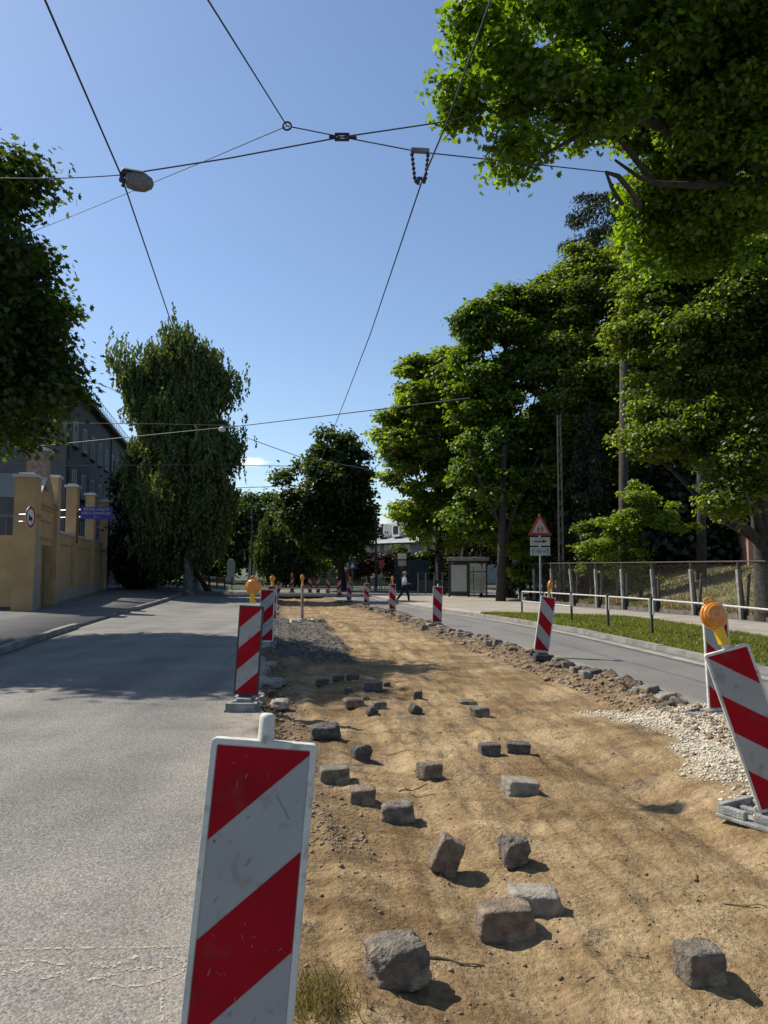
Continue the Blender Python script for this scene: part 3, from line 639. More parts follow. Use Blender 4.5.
# ------------------------------------------------------------------ warning boards
def rrect(w_, h_, r, z0=0, n=5, taper=0):
    pts = []
    for cx, cz, a0 in ((w_ / 2 - r, z0 + h_ - r, 0), (-w_ / 2 + r, z0 + h_ - r, 90), (-w_ / 2 + r, z0 + r, 180), (w_ / 2 - r, z0 + r, 270)):
        for k in range(n):
            a = math.radians(a0 + 90 * k / (n - 1)); pts.append((cx + r * math.cos(a), cz + r * math.sin(a)))
    return pts
def clip(poly, a, b, c):       # keep a*x+b*z<=c
    out = []
    for i in range(len(poly)):
        p, q = poly[i], poly[(i + 1) % len(poly)]; fp = a * p[0] + b * p[1] - c; fq = a * q[0] + b * q[1] - c
        if fp <= 0: out.append(p)
        if fp * fq < 0: t = fp / (fp - fq); out.append((p[0] + t * (q[0] - p[0]), p[1] + t * (q[1] - p[1])))
    return out
def board(loc, label, mirror=False, frame='white', foot='foot', lamp=None, lean=(0, 0), yaw=0, footyaw=0, stub=True, scale=1.0, scuffs=0, footz=0, fine=True):
    """lean=(back, side) radians of the board above its foot"""
    root = empty('warning_board', loc, label, 'warning board', 'red and white warning boards along the roadworks', rot=(0, 0, yaw), scale=scale)
    W_, H_ = .25, 1.0; z0 = .02; T = Matrix.Translation((0, 0, .10)) @ Euler((lean[0], lean[1], 0)).to_matrix().to_4x4() @ Matrix.Translation((0, 0, .03))
    FM = Matrix.Rotation(footyaw, 4, 'Z')
    # foot: open ribbed block
    mb = MB()
    mb.box((0, 0, .014), (.36, .74, .028), M=FM)
    mb.box((0, 0, .07), (.17, .30, .085), M=FM)
    for s_ in (-1, 1):
        mb.box((0, s_ * .34, .062), (.33, .05, .07), M=FM); mb.box((s_ * .15, s_ * .24, .055), (.045, .16, .055), M=FM); mb.box((-s_ * .15, s_ * .24, .055), (.045, .16, .055), M=FM)
        mb.box((s_ * .11, 0, .055), (.05, .24, .055), M=FM)
        mb.box((0, s_ * .25, .048), (.05, .18, .04), M=FM)
    mb.build('foot', M[foot], root, bevel=.008)
    # tongue into the foot
    mb = MB(); mb.prism([(-.05, -.09), (.05, -.09), (.09, .02), (-.09, .02)], -.018, .018, M=T); mb.build('tongue', M['dark'] if frame == 'dark' else M[frame], root)
    # frame: ring of plastic with an inner recess
    out = rrect(W_ + .034, H_ + .034, .014, z0 - .017); inn = rrect(W_, H_, .005, z0)
    n = len(out); mb = MB(); th = .022
    vs = [(x, -th, z) for x, z in out] + [(x, -th, z) for x, z in inn] + [(x, th, z) for x, z in out] + [(x, th, z) for x, z in inn] + [(x * 1.0, -th + .006, z) for x, z in inn] + [(x, th - .006, z) for x, z in inn]
    fs = []
    for i in range(n):
        j = (i + 1) % n
        fs += [(i, j, n + j, n + i), (2 * n + i, 3 * n + i, 3 * n + j, 2 * n + j), (i, 2 * n + i, 2 * n + j, j), (n + i, n + j, 4 * n + j, 4 * n + i), (3 * n + i, 5 * n + i, 5 * n + j, 3 * n + j)]
    fs += [tuple(4 * n + i for i in range(n)), tuple(5 * n + i for i in range(n))]
    mb.add(vs, fs, M=T); mb.build('frame', M[frame], root, bevel=.003)
    rect = [(-W_ / 2 + .002, z0 + .002), (W_ / 2 - .002, z0 + .002), (W_ / 2 - .002, z0 + H_ - .002), (-W_ / 2 + .002, z0 + H_ - .002)]
    for side in (-1, 1):
        mb = MB(); ya, yb = (-th + .0035, -th + .0058) if side < 0 else (th - .0058, th - .0035)
        mb.prism(rect, ya, yb, M=T); sh = mb.build('reflective_sheet', M['sheet'], root)
        mb = MB(); slope = .235 / .25; top = z0 + H_
        mir = mirror if side < 0 else mirror
        def line(k): return top - .245 * k                         # height at the left edge
        for lo, hi in ((1, 0), (3, 2), (5, 4)):
            poly = list(rect); sg = -1 if mir else 1
            # z - slope*(x+W/2) between line(lo) and line(hi)
            if hi > 0: poly = clip(poly, -slope * sg, 1, line(hi) + slope * W_ / 2)
            poly = clip(poly, slope * sg, -1, -(line(lo) + slope * W_ / 2))
            if len(poly) > 2: mb.prism(poly, ya - .0015 if side < 0 else yb + .0001, ya - .0001 if side < 0 else yb + .0015, M=T)
        stripes = mb
        if scuffs and side < 0:
            r2 = random.Random(4)
            for k in range(scuffs):
                x_, z_ = r2.uniform(-.11, .11), r2.uniform(.3, 1.0); l = r2.uniform(.004, .018); a_ = r2.uniform(.5, 1.4) * r2.choice((-1, 1)); q = r2.uniform(.0006, .0018)
                dx, dz = l * math.cos(a_), l * math.sin(a_)
                stripes.prism([(x_, z_), (x_ + q, z_ - q), (x_ + dx + q, z_ + dz), (x_ + dx, z_ + dz + q)], ya - .0022, ya - .0018, 1 if r2.random() < .7 else 2, M=T)
            stripes.prism([(.045, .90), (.0464, .90), (.087, .842), (.0855, .842)], ya - .0022, ya - .0018, 2, M=T)
            stripes.lathe([(.0035, ya - .0022), (.0035, ya - .0018)], (-.105, 0, .775), 10, 'Y', 2, M=T)
        stripes.build('red_stripes', [M['red'], M['scuff'], M['grime']], sh)
    topz = z0 + H_ + .018
    if stub:
        mb = MB(); mb.lathe([(.024, topz - .006), (.0215, topz + .002), (.0205, topz + .014), (.021, topz + .058), (.019, topz + .066), (.012, topz + .07)], n=18, M=T)
        mb.build('stub', M[frame] if frame == 'white' else M['white'], root, smooth=True)
    if lamp is not None:
        lyaw, = lamp if isinstance(lamp, tuple) else (lamp,)
        LM = T @ Matrix.Translation((0, 0, topz + .045)) @ Matrix.Rotation(lyaw, 4, 'Z')
        mb = MB(); mb.box((0, 0, .045), (.055, .05, .12), M=LM); mb.box((.012, 0, .0), (.07, .035, .03), M=LM); mb.lathe([(.018, .035), (.018, .047)], (0, 0, -.002), 10, 'X', M=LM)
        h = mb.build('warning_lamp', M['yellow'], root, bevel=.006)
        mb = MB(); c = (0, 0, .18)
        pr = [(.0, -.045), (.03, -.044), (.055, -.040), (.075, -.032), (.085, -.022), (.086, -.012)]
        mb.lathe(pr, c, 28, 'Y', M=LM)
        mb.lathe([(r_, -h_) for r_, h_ in pr[::-1]], c, 28, 'Y', M=LM)
        for q in range(1, 4): mb.lathe([(.02 * q, -.0455 + .002 * q), (.02 * q + .004, -.048 + .002 * q), (.02 * q + .008, -.0455 + .0025 * q)], c, 24, 'Y', M=LM)
        mb.build('lens', M['amber'], h, smooth=True)
        mb = MB(); mb.lathe([(.087, -.014), (.093, -.012), (.093, .012), (.087, .014)], c, 28, 'Y', M=LM); mb.tube([(-.035, 0, .268), (-.03, 0, .292), (0, 0, .30), (.03, 0, .292), (.035, 0, .268)], .006, 6, M=LM)
        mb.build('lamp_ring', M['amber'], h, smooth=True)
    return root
board((-.402, 2.02, 0), 'large near red and white board without a lamp, standing on the asphalt edge', scuffs=44, lean=(-.10, .078), yaw=.03)
board((-1.61, 9.1, 0), 'black-framed striped board with a bright amber lamp turned to the camera, on a grey foot', frame='dark', lamp=.15, lean=(0, .055), stub=False)
g = G(266, 648); board((g.x, g.y, g.z), 'striped board directly behind the black-framed one, its lamp missing', lean=(0, .02), stub=False)
g = on(-3.32, 23.0); board(g, 'small distant striped board with lamp behind the left pair', lamp=0.4, mirror=False, scale=.95)
g = on(-6.35, 45.0); board(g, 'leaning distant striped board just right of the left row', lean=(0, .3), stub=False)
g = G(302, 621); g.z = float(dirtz(g.x, g.y)); board(g, 'warning board seen edge-on with a pale lamp, on the dark rubble heap', yaw=math.radians(84), lamp=-.3, footyaw=.4, foot='white')
board((2.535, 5.0, float(dirtz(2.5, 5.0)) - .05), 'nearest right-hand board, tilted left, with a large amber lamp', mirror=True, lean=(0, -.30), lamp=.4, footyaw=.75, yaw=-.22)
board((3.64, 8.45, -.04), 'upright board without a lamp half hidden behind the tilted one', mirror=True, lean=(-.03, -.02), stub=False, footyaw=.75, scale=.95)
g = G(541, 657); board((g.x, g.y, g.z - .02), 'leaning board with a side-on amber lamp, in front of the triangular sign', mirror=True, lean=(0, .15), lamp=1.2, foot='footdk', scale=.95)
g = G(437, 625.5); board((g.x, g.y, g.z - .04), 'board without a lamp across the road from the bus shelter', mirror=True, lean=(0, .03), foot='footdk', scale=.98)
g = G(392.5, 612); board((g.x, g.y, g.z - .02), 'board with an upright amber lamp left of the walking person', mirror=True, lamp=1.35, foot='footdk')
g = G(366.5, 605); board((g.x, g.y, g.z - .02), 'distant lampless board left of the one nearest the walking person', mirror=True, foot='footdk')
g = G(349, 602); board((g.x, g.y, g.z - .02), 'distant lamped board in front of the single round tree', mirror=True, lamp=.9, foot='footdk', lean=(0, .05))
for px, py, lab, m_ in ((339, 597, 'faraway board just left of the round tree trunk', False), (328, 595, 'faraway board, fourth in the row across the dug strip', True), (318, 594, 'faraway board, third in the row across the dug strip', False),
                    (310, 593.5, 'faraway board, second in the row across the dug strip', True), (292, 592.5, 'faraway lamped board at the left end of the row across the dug strip', False)):
    g = G(px, py, ter); board((g.x, g.y, g.z), lab, mirror=m_, frame='dark', foot='footdk', lamp=(.3 if px in (292,) else None), stub=False)

# ------------------------------------------------------------------ left: gate, wall, building
gA = G(29, 612); gB = on(-18.2, 50)
wdir = (gB - gA); wdir.z = 0; WL = wdir.length; wdir.normalize(); wyaw = math.atan2(wdir.y, wdir.x)
def yal(px):   # distance along the wall line seen at this picture column
    k = (px - 384) / F; return (k * gA.y - gA.x) / (wdir.x - k * wdir.y)
def zat(px, py): s_ = yal(px); return P(px, py, gA.y + wdir.y * s_).z - gA.z
gate = empty('gatehouse_portal', gA, 'ochre plaster gate portal with stepped gable, dark door and stone ball caps', 'gateway', rot=(0, 0, wyaw))
# local x runs along the wall (away), local -y faces the street
s0, s1, s2 = 0, yal(43), yal(57)
zt1, zt2 = zat(22, 472), zat(55, 478)
mb = MB()
SD = .55
gw = s2
mb.box((.5, .25, zt1 / 2), (1.0, .72, zt1)); mb.box((gw - .35, .22, (zt2) / 2), (.7, .66, zt2))
zl = zat(45, 545)
da, db = yal(44), yal(52)
mb.box(((1.0 + da) / 2, .35, zl / 2), (da - 1.0, .6, zl)); 
mb.box(((db + gw - .7) / 2, .35, zl / 2), (max(gw - .7 - db, .05), .6, zl))
zg = zat(40, 500)
mb.box(((1 + gw - .7) / 2, .35, (zl + zg) / 2), (gw - 1.7, .6, zg - zl))
mb.build('wall', M['ochre'], gate)
mb = MB(); c = (1 + gw - .7) / 2; h = gw - 1.7
mb.prism([(1.0, zg), (gw - .7, zg), (c + .35, zg + .9), (c - .35, zg + .9)], .07, .63); mb.build('gable', M['ochre'], gate)
mb = MB(); mb.box((c, .35, zg + 1.25), (.75, .75, 1.5)); mb.build('chimney', M['pinkbrick'], gate)
mb = MB(); mb.box((c, .35, zg + 2.04), (.95, .95, .08)); mb.box((c, .35, zg + 2.12), (.5, .5, .08)); mb.build('chimney_cap', M['cap'], gate)
mb = MB(); mb.box((.5, .25, zt1 + .05), (1.14, .86, .1)); mb.box((.5, .25, zt1 + .14), (.8, .5, .08)); mb.build('coping', M['cap'], gate)
mb = MB(); mb.box((gw - .35, .22, zt2 + .05), (.84, .8, .1))
mb.build('coping', M['cap'], gate)
for sg in (-1, 1):
    mb = MB(); a = math.atan2(.9, (h / 2 - .35)); L_ = math.hypot(.9, h / 2 - .35); mb.box((c + sg * (h / 4 + .18), .35, zg + .49), (L_, .8, .06), rot=(0, sg * a, 0)); mb.build('gable_coping', M['cap'], gate)
mb = MB(); mb.box(((da + db) / 2, .32, zl / 2 - .05), (db - da - .02, .1, zl - .12)); dd = mb.build('door', M['door'], gate)
mb = MB(); mb.tube([(da + .25, .25, 1.05), (da + .25, .2, 1.05), (da + .38, .2, 1.05)], .012, 6); mb.build('handle', M['steel'], dd)
mb = MB()
for zz in (zl + .25, zg - .12): mb.box((c, .03, zz), (h + .02, .07, .09))
mb.box((c, .04, (zl + zg) / 2 + .1), (h * .8, .05, .05)); mb.box((da - .1, .03, zl / 2), (.1, .07, zl)); mb.box((db + .12, .03, zl / 2), (.1, .07, zl)); mb.box((c, .04, (zl + zg) / 2 + .55), (h * .8, .05, .05))
mb.box((.5, -.11, zt1 * .72), (1.06, .1, .08)); mb.build('moulding', M['ochre2'], gate)
mb = MB(); r3 = random.Random(3); pts = [(-.004 + .0, .0)]
mb.prism([(.02, .0), (.96, .0), (.98, 1.1), (.85, 1.9), (.9, 2.7), (.55, 3.0), (.42, 2.3), (.3, 1.6), (.05, 1.2)], -.116, -.108); mb.build('bare_plaster', M['plasterbare'], gate)
# round no-entry-for-lorries sign on the pillar
g = P(30.5, 517, gA.y - .75)
sg = empty('round_sign', g, 'round white prohibition sign with red rim on the ochre gate pillar', 'road sign', rot=(0, 0, 1.6))
mb = MB(); mb.lathe([(.37, 0), (.37, .02)], n=28, axis='Y'); mb.build('face', M['signwhite'], sg)
mb = MB(); n = 28
vs = []
for r_, y_ in ((.37, -.006), (.29, -.006), (.37, .0), (.29, .0)): vs += [(r_ * math.cos(6.2832 * k / n), y_, r_ * math.sin(6.2832 * k / n)) for k in range(n)]
fs = []
for k in range(n):
    j = (k + 1) % n; fs += [(k, j, n + j, n + k), (k, 2 * n + k, 2 * n + j, j)]
mb.add(vs, fs); mb.build('rim', M['signred'], sg)
mb = MB(); mb.box((.02, -.004, -.05), (.26, .006, .12)); mb.box((-.10, -.004, -.01), (.08, .006, .18)); mb.lathe([(.035, -.007), (.035, -.001)], (-.09, 0, -.12), 10, 'Y'); mb.lathe([(.035, -.007), (.035, -.001)], (.09, 0, -.12), 10, 'Y'); mb.build('symbol', M['black'], sg)
mb = MB(); mb.tube([(0, .02, .1), (.25, .5, .1)], .02, 6); mb.tube([(0, .02, -.15), (.25, .5, -.15)], .02, 6); mb.build('bracket', M['steel'], sg)
# wall with piers beyond the gate
wall = empty('boundary_wall', gA + wdir * (s2 + .02), 'ochre plastered boundary wall with tall piers beyond the gate portal', 'wall', rot=(0, 0, wyaw))
o_ = s2 + .02; L_ = WL - o_ + 1.2; zw = zat(75, 536)
mb = MB(); mb.box((L_ / 2, .35, zw / 2), (L_, .34, zw)); mb.build('wall', M['ochre'], wall)
mb = MB(); mb.box((L_ / 2, .35, zw + .05), (L_, .46, .1)); mb.build('coping', M['cap'], wall)
mb = MB(); mb.box((L_ / 2, .14, .28), (L_ - .02, .1, .56)); mb.build('plinth', M['plasterbare'], wall)
piers = [(78, 488, .62), (95.5, 496, .62), (109, 502.5, .62)]; prev = .3
mm = MB()
for px, py, wd in piers:
    s_ = yal(px) - o_; zz = zat(px, py); mb = MB(); mb.box((s_, .3, zz / 2), (.95, .5, zz)); pr = mb.build('pier', M['ochre'], wall)
    mb = MB(); mb.box((s_, .3, zz + .05), (1.15, .68, .1)); mb.box((s_, .3, zz + .13), (.75, .4, .08)); mb.build('cap', M['cap'], pr)
    a, b = prev + .35, s_ - .95
    for q in ((a, b),):
        if b - a > 1: mm.box(((a + b) / 2, .165, zw - .5), (b - a, .05, .07)); mm.box((a, .165, zw / 2 + .1), (.07, .05, zw - 1.2)); mm.box((b, .165, zw / 2 + .1), (.07, .05, zw - 1.2))
    prev = s_ + .6
mm.build('panel_moulding', M['ochre2'], wall)
mb = MB()
for px in (78,):
    s_ = yal(px) - o_
    for dz in (-.2, -.9, -1.6): mb.box((s_ - .15, 0.03, zat(px, 510) + dz), (.5, .03, .04))
    mb.box((s_ - .35, 0.03, zat(px, 510) - .9), (.04, .03, 1.6)); mb.box((s_ + .05, 0.03, zat(px, 510) - .9), (.04, .03, 1.6))
mb.build('iron_bracket', M['rust'], wall)
# sliding gate left of the portal
gl = empty('sliding_gate', gA + Vector((-.15, .3, 0)), 'tan metal sliding gate with railing on top, left of the portal', 'gate', rot=(0, 0, math.radians(168)))
mb = MB(); mb.box((4.5, 0, 1.38), (9, .08, 2.74)); mb.box((4.5, -.02, .9), (9, .09, .05)); mb.build('panel', M['gatepanel'], gl)
mb = MB()
for k in range(30): mb.tube([(.15 + .3 * k, 0, 2.75), (.15 + .3 * k, 0, 3.5)], .014, 5)
mb.tube([(0, 0, 3.45), (9, 0, 3.45)], .02, 5); mb.build('railing', M['lampgrey'], gl)
mb = MB(); mb.box((4.5, 0, .1), (9, .14, .12)); mb.build('track', M['dark'], gl)
# blue sign on a pole beyond the wall
g0 = P(96.5, 513, 41.0)
bs = empty('blue_sign', g0, 'blue name board with pale lettering in front of the ochre piers', 'sign', rot=(0, 0, .12))
mb = MB(); mb.box((0, 0, 0), (1.65, .05, .66)); pl = mb.build('plate', M['blue'], bs)
mb = MB(); mb.tube([(-.25, .04, -.2), (-2.2, 1.1, -.2)], .025, 6); mb.tube([(-.25, .04, .2), (-2.2, 1.1, .2)], .025, 6); mb.build('bracket', M['steel'], bs)
def text(s_, size, loc, rot, m, parent, name='lettering', ext=.002, align='CENTER'):
    cu = bpy.data.curves.new('tmp', 'FONT'); cu.body = s_; cu.size = size; cu.align_x = align; cu.align_y = 'CENTER'; cu.extrude = ext
    t_ = bpy.data.objects.new('tmp', cu); COL.objects.link(t_)
    bpy.context.view_layer.update(); me = bpy.data.meshes.new_from_object(t_.evaluated_get(bpy.context.evaluated_depsgraph_get()))
    bpy.data.objects.remove(t_); me.name = name; me.materials.clear(); me.materials.append(m)
    o = bpy.data.objects.new(name, me); COL.objects.link(o); o.parent = parent; o.location = loc; o.rotation_euler = rot; return o
text('RĪGAS VALSTS', .2, (0, -.03, .19), (math.pi / 2, 0, 0), M['signgrey'], pl)
text('VĀCU ĢIMNĀZIJA', .19, (0, -.03, -.02), (math.pi / 2, 0, 0), M['signgrey'], pl)
text('iela 73', .12, (0, -.03, -.22), (math.pi / 2, 0, 0), M['signgrey'], pl)

# grey four-storey block behind the wall
bl = on(-20.3, 48.8); bd = Vector((-.20, 1, 0)).normalized(); byaw = math.atan2(bd.y, bd.x)
blk = empty('apartment_block', bl, 'long grey rendered block with dark roof and eaves railing behind the ochre wall', 'building', rot=(0, 0, byaw))
zr = P(75, 387, 48.8).z - bl.z; BL = 36
mb = MB(); mb.box((BL / 2, 6, zr / 2), (BL, 12, zr)); mb.build('wall', M['grey'], blk)
mb = MB(); mb.prism([(-.5, zr - .0), (-.5, zr + .25)], 0, 0) if False else None
mb = MB(); mb.add([(-.4, -.6, zr + .003), (BL + .4, -.6, zr + .003), (BL + .4, 12.6, zr + .003), (-.4, 12.6, zr + .003), (-.4, -.6, zr + .28), (BL + .4, -.6, zr + .28), (BL + .4, 12.6, zr + .28), (-.4, 12.6, zr + .28), (-.4, 6, zr + 2.4), (BL + .4, 6, zr + 2.4)],
    [(0, 1, 2, 3), (0, 4, 5, 1), (3, 2, 6, 7), (0, 3, 7, 8, 4), (1, 5, 9, 6, 2), (4, 8, 9, 5), (8, 7, 6, 9)]); rf = mb.build('roof', M['roof'], blk)
mb = MB()
for k in range(34): mb.tube([(.4 + k * 1.05, -.45, zr + .3), (.4 + k * 1.05, -.45, zr + 1.15)], .03, 4)
for q in (.6, 1.1): mb.tube([(.2, -.45, zr + q), (BL - .2, -.45, zr + q)], .025, 4)
mb.build('eaves_railing', M['steel'], rf)
mb = MB(); mb.tube([(.35, -.1, 0), (.35, -.1, zr)], .06, 6); mb.tube([(18, -.1, 0), (18, -.1, zr)], .06, 6); mb.build('downpipe', M['roof'], blk)
for row, zz in enumerate((zr - 2.6, zr - 5.9, zr - 9.2)):
    for k in range(10):
        x_ = 2.6 + k * 3.3
        mb = MB()
        for dx in (-.64, 0, .64): mb.box((x_ + dx, -.03, zz), (.09, .1, 1.75))
        for dz in (-.83, .83): mb.box((x_, -.03, zz + dz), (1.37, .1, .09))
        fr_ = mb.build('window', M['winframe'], blk)
        mb = MB(); mb.box((x_, -.012, zz), (1.2, .03, 1.6)); mb.build('pane', M['glass'], fr_)
        mb = MB(); mb.box((x_, -.1, zz - .95), (1.55, .24, .07)); mb.build('sill', M['roof'], fr_)
for k in range(2):
    for dz in (3, 6.4): mb = MB(); mb.box((-.012, 3.5 + k * 4.5, zr - dz), (.03, 1.1, 1.5)); mb.build('gable_window', M['glass'], blk)

# ------------------------------------------------------------------ right: fence, rail, shelter, sign, mast
def yfx(px, f):
    lo, hi = 3, 110
    for _ in range(50):
        m_ = (lo + hi) / 2
        if float(f(m_)) / m_ > (px - 384) / F: lo = m_
        else: hi = m_
    return lo
fence = empty('mesh_fence', on(float(FX(12)), 12), 'long mesh fence of leaning pale and rusty posts along the grassy bank', 'fence')
fo = Vector(fence.location)
fpx = [503.5, 511, 519, 534, 552, 572, 596, 622, 653.5, 692, 739, 802, 890, 1010, 1180]
tops = []
fr2 = random.Random(9)
for px in fpx:
    yy = yfx(px, FX); xx = float(FX(yy)); z0 = float(ter(xx, yy)); ln = fr2.uniform(-.16, -.05); top = max(1.74, z0 + 1.72)
    mb = MB(); b0 = Vector((xx, yy, z0)) - fo; t0 = Vector((xx + ln, yy - .02, top)) - fo
    mb.box((0, 0, 0), (.001, .001, .001)) if False else None
    Rm = (t0 - b0).to_track_quat('Z', 'Y').to_matrix().to_4x4(); hl = (t0 - b0).length
    mb.box((0, 0, hl * .44), (.11, .10, hl * .88), M=Matrix.Translation(b0) @ Rm)
    mb.build('post', M['post'], fence, bevel=.008)
    mb = MB(); b1 = b0 + Vector((.14, .05, 0)); t1 = t0 + Vector((.03, 0, .03)); Rm = (t1 - b1).to_track_quat('Z', 'Y').to_matrix().to_4x4(); h1 = (t1 - b1).length
    mb.box((0, 0, h1 / 2), (.05, .10, h1), M=Matrix.Translation(b1) @ Rm); mb.box((.04, .06, h1 * .40), (.09, .07, h1 * .8), M=Matrix.Translation(b1 + Vector((.03, .05, 0))) @ Matrix.Rotation(fr2.uniform(.0, .12), 4, 'Y'))
    mb.build('steel_post', M['rust'], fence)
    tops.append(t1 + Vector((0, 0, .0)))
mb = MB(); mb.tube(tops, .026, 6); mb.build('top_rail', M['rust'], fence)
# chain mesh
def meshmat():
    m = mat('wire_mesh', (.16, .15, .13), rough=.7, metal=.3); t = m.node_tree; b = t.nodes['Principled BSDF']; N = t.nodes.new
    co = N('ShaderNodeTexCoord'); sp = N('ShaderNodeSeparateXYZ'); t.links.new(co.outputs['Object'], sp.inputs[0])
    outs = []
    for sg_ in (1, -1):
        a = N('ShaderNodeMath'); a.operation = 'MULTIPLY'; a.inputs[1].default_value = sg_; t.links.new(sp.outputs['Z'], a.inputs[0])
        c_ = N('ShaderNodeMath'); c_.operation = 'ADD'; t.links.new(a.outputs[0], c_.inputs[0]); t.links.new(sp.outputs['Y'], c_.inputs[1])
        d_ = N('ShaderNodeMath'); d_.operation = 'MULTIPLY'; d_.inputs[1].default_value = 14; t.links.new(c_.outputs[0], d_.inputs[0])
        f_ = N('ShaderNodeMath'); f_.operation = 'FRACT'; t.links.new(d_.outputs[0], f_.inputs[0])
        l_ = N('ShaderNodeMath'); l_.operation = 'LESS_THAN'; l_.inputs[1].default_value = .035; t.links.new(f_.outputs[0], l_.inputs[0]); outs.append(l_.outputs[0])
    mx_ = N('ShaderNodeMath'); mx_.operation = 'MAXIMUM'; t.links.new(outs[0], mx_.inputs[0]); t.links.new(outs[1], mx_.inputs[1]); t.links.new(mx_.outputs[0], b.inputs['Alpha']); return m
mb = MB()
for i in range(len(tops) - 1):
    a, b = tops[i] + Vector((.02, .04, -.05)), tops[i + 1] + Vector((.02, .04, -.05)); za = 1.45
    mb.add([a - Vector((-.06, 0, za)), b - Vector((-.06, 0, za)), b, a], [(0, 1, 2, 3)])
mb.build('wire_mesh', meshmat(), fence, fix=False)
mb = MB(); ysb = np.arange(8, 52, 1.0)
for a, b in zip(ysb[:-1], ysb[1:]):
    xa, xb = float(FX(a)) + .1, float(FX(b)) + .1; za, zb = float(ter(xa, a)), float(ter(xb, b)); h_ = .2
    p = [Vector((xa, a, za - .1)), Vector((xa + .12, a, za - .1)), Vector((xb + .12, b, zb - .1)), Vector((xb, b, zb - .1))]
    q = [v + Vector((0, 0, .1 + h_)) for v in p]; mb.add([v - fo for v in p + q], [(4, 5, 6, 7), (0, 1, 5, 4), (1, 2, 6, 5), (2, 3, 7, 6), (3, 0, 4, 7)])
mb.build('base_wall', M['wallbase'], fence)

RX = curve([(-14, 8.6), (0, 7.7), (10, 6.95), (15.1, 6.45), (17.5, 6.05), (19.6, 5.65), (22, 5.3), (27.9, 4.96), (30, 4.9)])
rail = empty('guard_rail', on(float(RX(17.5)), 17.5), 'low white-topped pedestrian guard rail on dark posts in the grass verge', 'railing')
ro = Vector(rail.location); rys = [27.9, 24.8, 22.0, 19.6, 17.5, 15.2, 13.0, 10.8, 8.6]
pb = [Vector((float(RX(y_)), y_, float(ter(RX(y_), y_)) + .08)) for y_ in rys]
for k, p in enumerate(pb):
    mb = MB(); hh = .86 if k > 1 else .80; mb.box((0, 0, hh / 2), (.055, .055, hh), M=Matrix.Translation(p - ro)); mb.build('post', M['postdark'], rail)
for a, b in zip(pb[:-1], pb[1:]):
    d = (b - a).normalized(); a2, b2 = a + d * .08, b - d * .08; z1 = Vector((0, 0, .80)); z2 = Vector((0, 0, .46)); mb = MB()
    mb.tube([a2 + z1 - ro, b2 + z1 - ro], .019, 6); mb.tube([a2 + z1 - ro, a2 + z2 - ro], .02, 6); mb.tube([b2 + z1 - ro, b2 + z2 - ro], .02, 6)
    if a.y > 24: mb.tube([a2 + z2 - ro, b2 + z2 - ro], .02, 6)
    mb.build('panel', M['railwhite'], rail)

# bus shelter
sb = on((468 - 384) / F * 50, 50, .0); sb.z = float(ter(sb.x, sb.y)) + .09
sh = empty('bus_shelter', sb, 'small dark bus shelter with blank advertising panel and grey roof', 'bus shelter', rot=(0, 0, -.12))
k_ = sb.y / F
def SXp(px): return (px - 468) * k_
mb = MB(); H2 = 2.35
for x_ in (SXp(449), SXp(468.5), SXp(486)):
    for y_ in (0, 1.3): mb.box((x_, y_, H2 / 2), (.1, .1, H2))
mb.box((0, 1.3, H2 - .1), (SXp(486) - SXp(449), .08, .12)); mb.box((0, 0, H2 - .05), (SXp(486) - SXp(449) - .1, .08, .12)); mb.build('frame', M['shelter'], sh)
mb = MB(); mb.box((0, .55, H2 + .1), (2.7, 2.0, .14), rot=(.05, 0, 0)); mb.box((0, -.48, H2 + .10), (2.72, .04, .2)); mb.build('roof', M['shelroof'], sh, bevel=.02)
mb = MB(); wa = SXp(467) - SXp(450.5); xa = (SXp(467) + SXp(450.5)) / 2; mb.box((xa, 0, 1.12), (wa + .1, .16, 2.1)); ad = mb.build('display_case', M['shelter'], sh, bevel=.01)
mb = MB(); mb.box((xa, -.09, 1.2), (wa - .08, .015, 1.7)); mb.build('panel', M['adpanel'], ad)
mb = MB(); mb.box(((SXp(469) + SXp(486)) / 2, -.01, 1.2), (SXp(485) - SXp(469.5), .012, 1.9)); mb.build('glass', M['sglass'], sh)
mb = MB(); mb.box((0, 1.32, 1.2), (2.2, .012, 1.9)); mb.build('glass', M['sglass'], sh)
mb = MB(); mb.box((SXp(478), .8, .45), (.95, .35, .05)); mb.box((SXp(474), .8, .22), (.05, .3, .42)); mb.box((SXp(482), .8, .22), (.05, .3, .42)); mb.build('bench', M['shelter'], sh)
mb = MB(); mb.box(((SXp(469) + SXp(486)) / 2, -.03, 1.62), (SXp(485) - SXp(469.5), .03, .05)); mb.box((SXp(473), -.03, 1.2), (.04, .03, 1.5)); mb.build('glazing_bar', M['shelter'], sh)

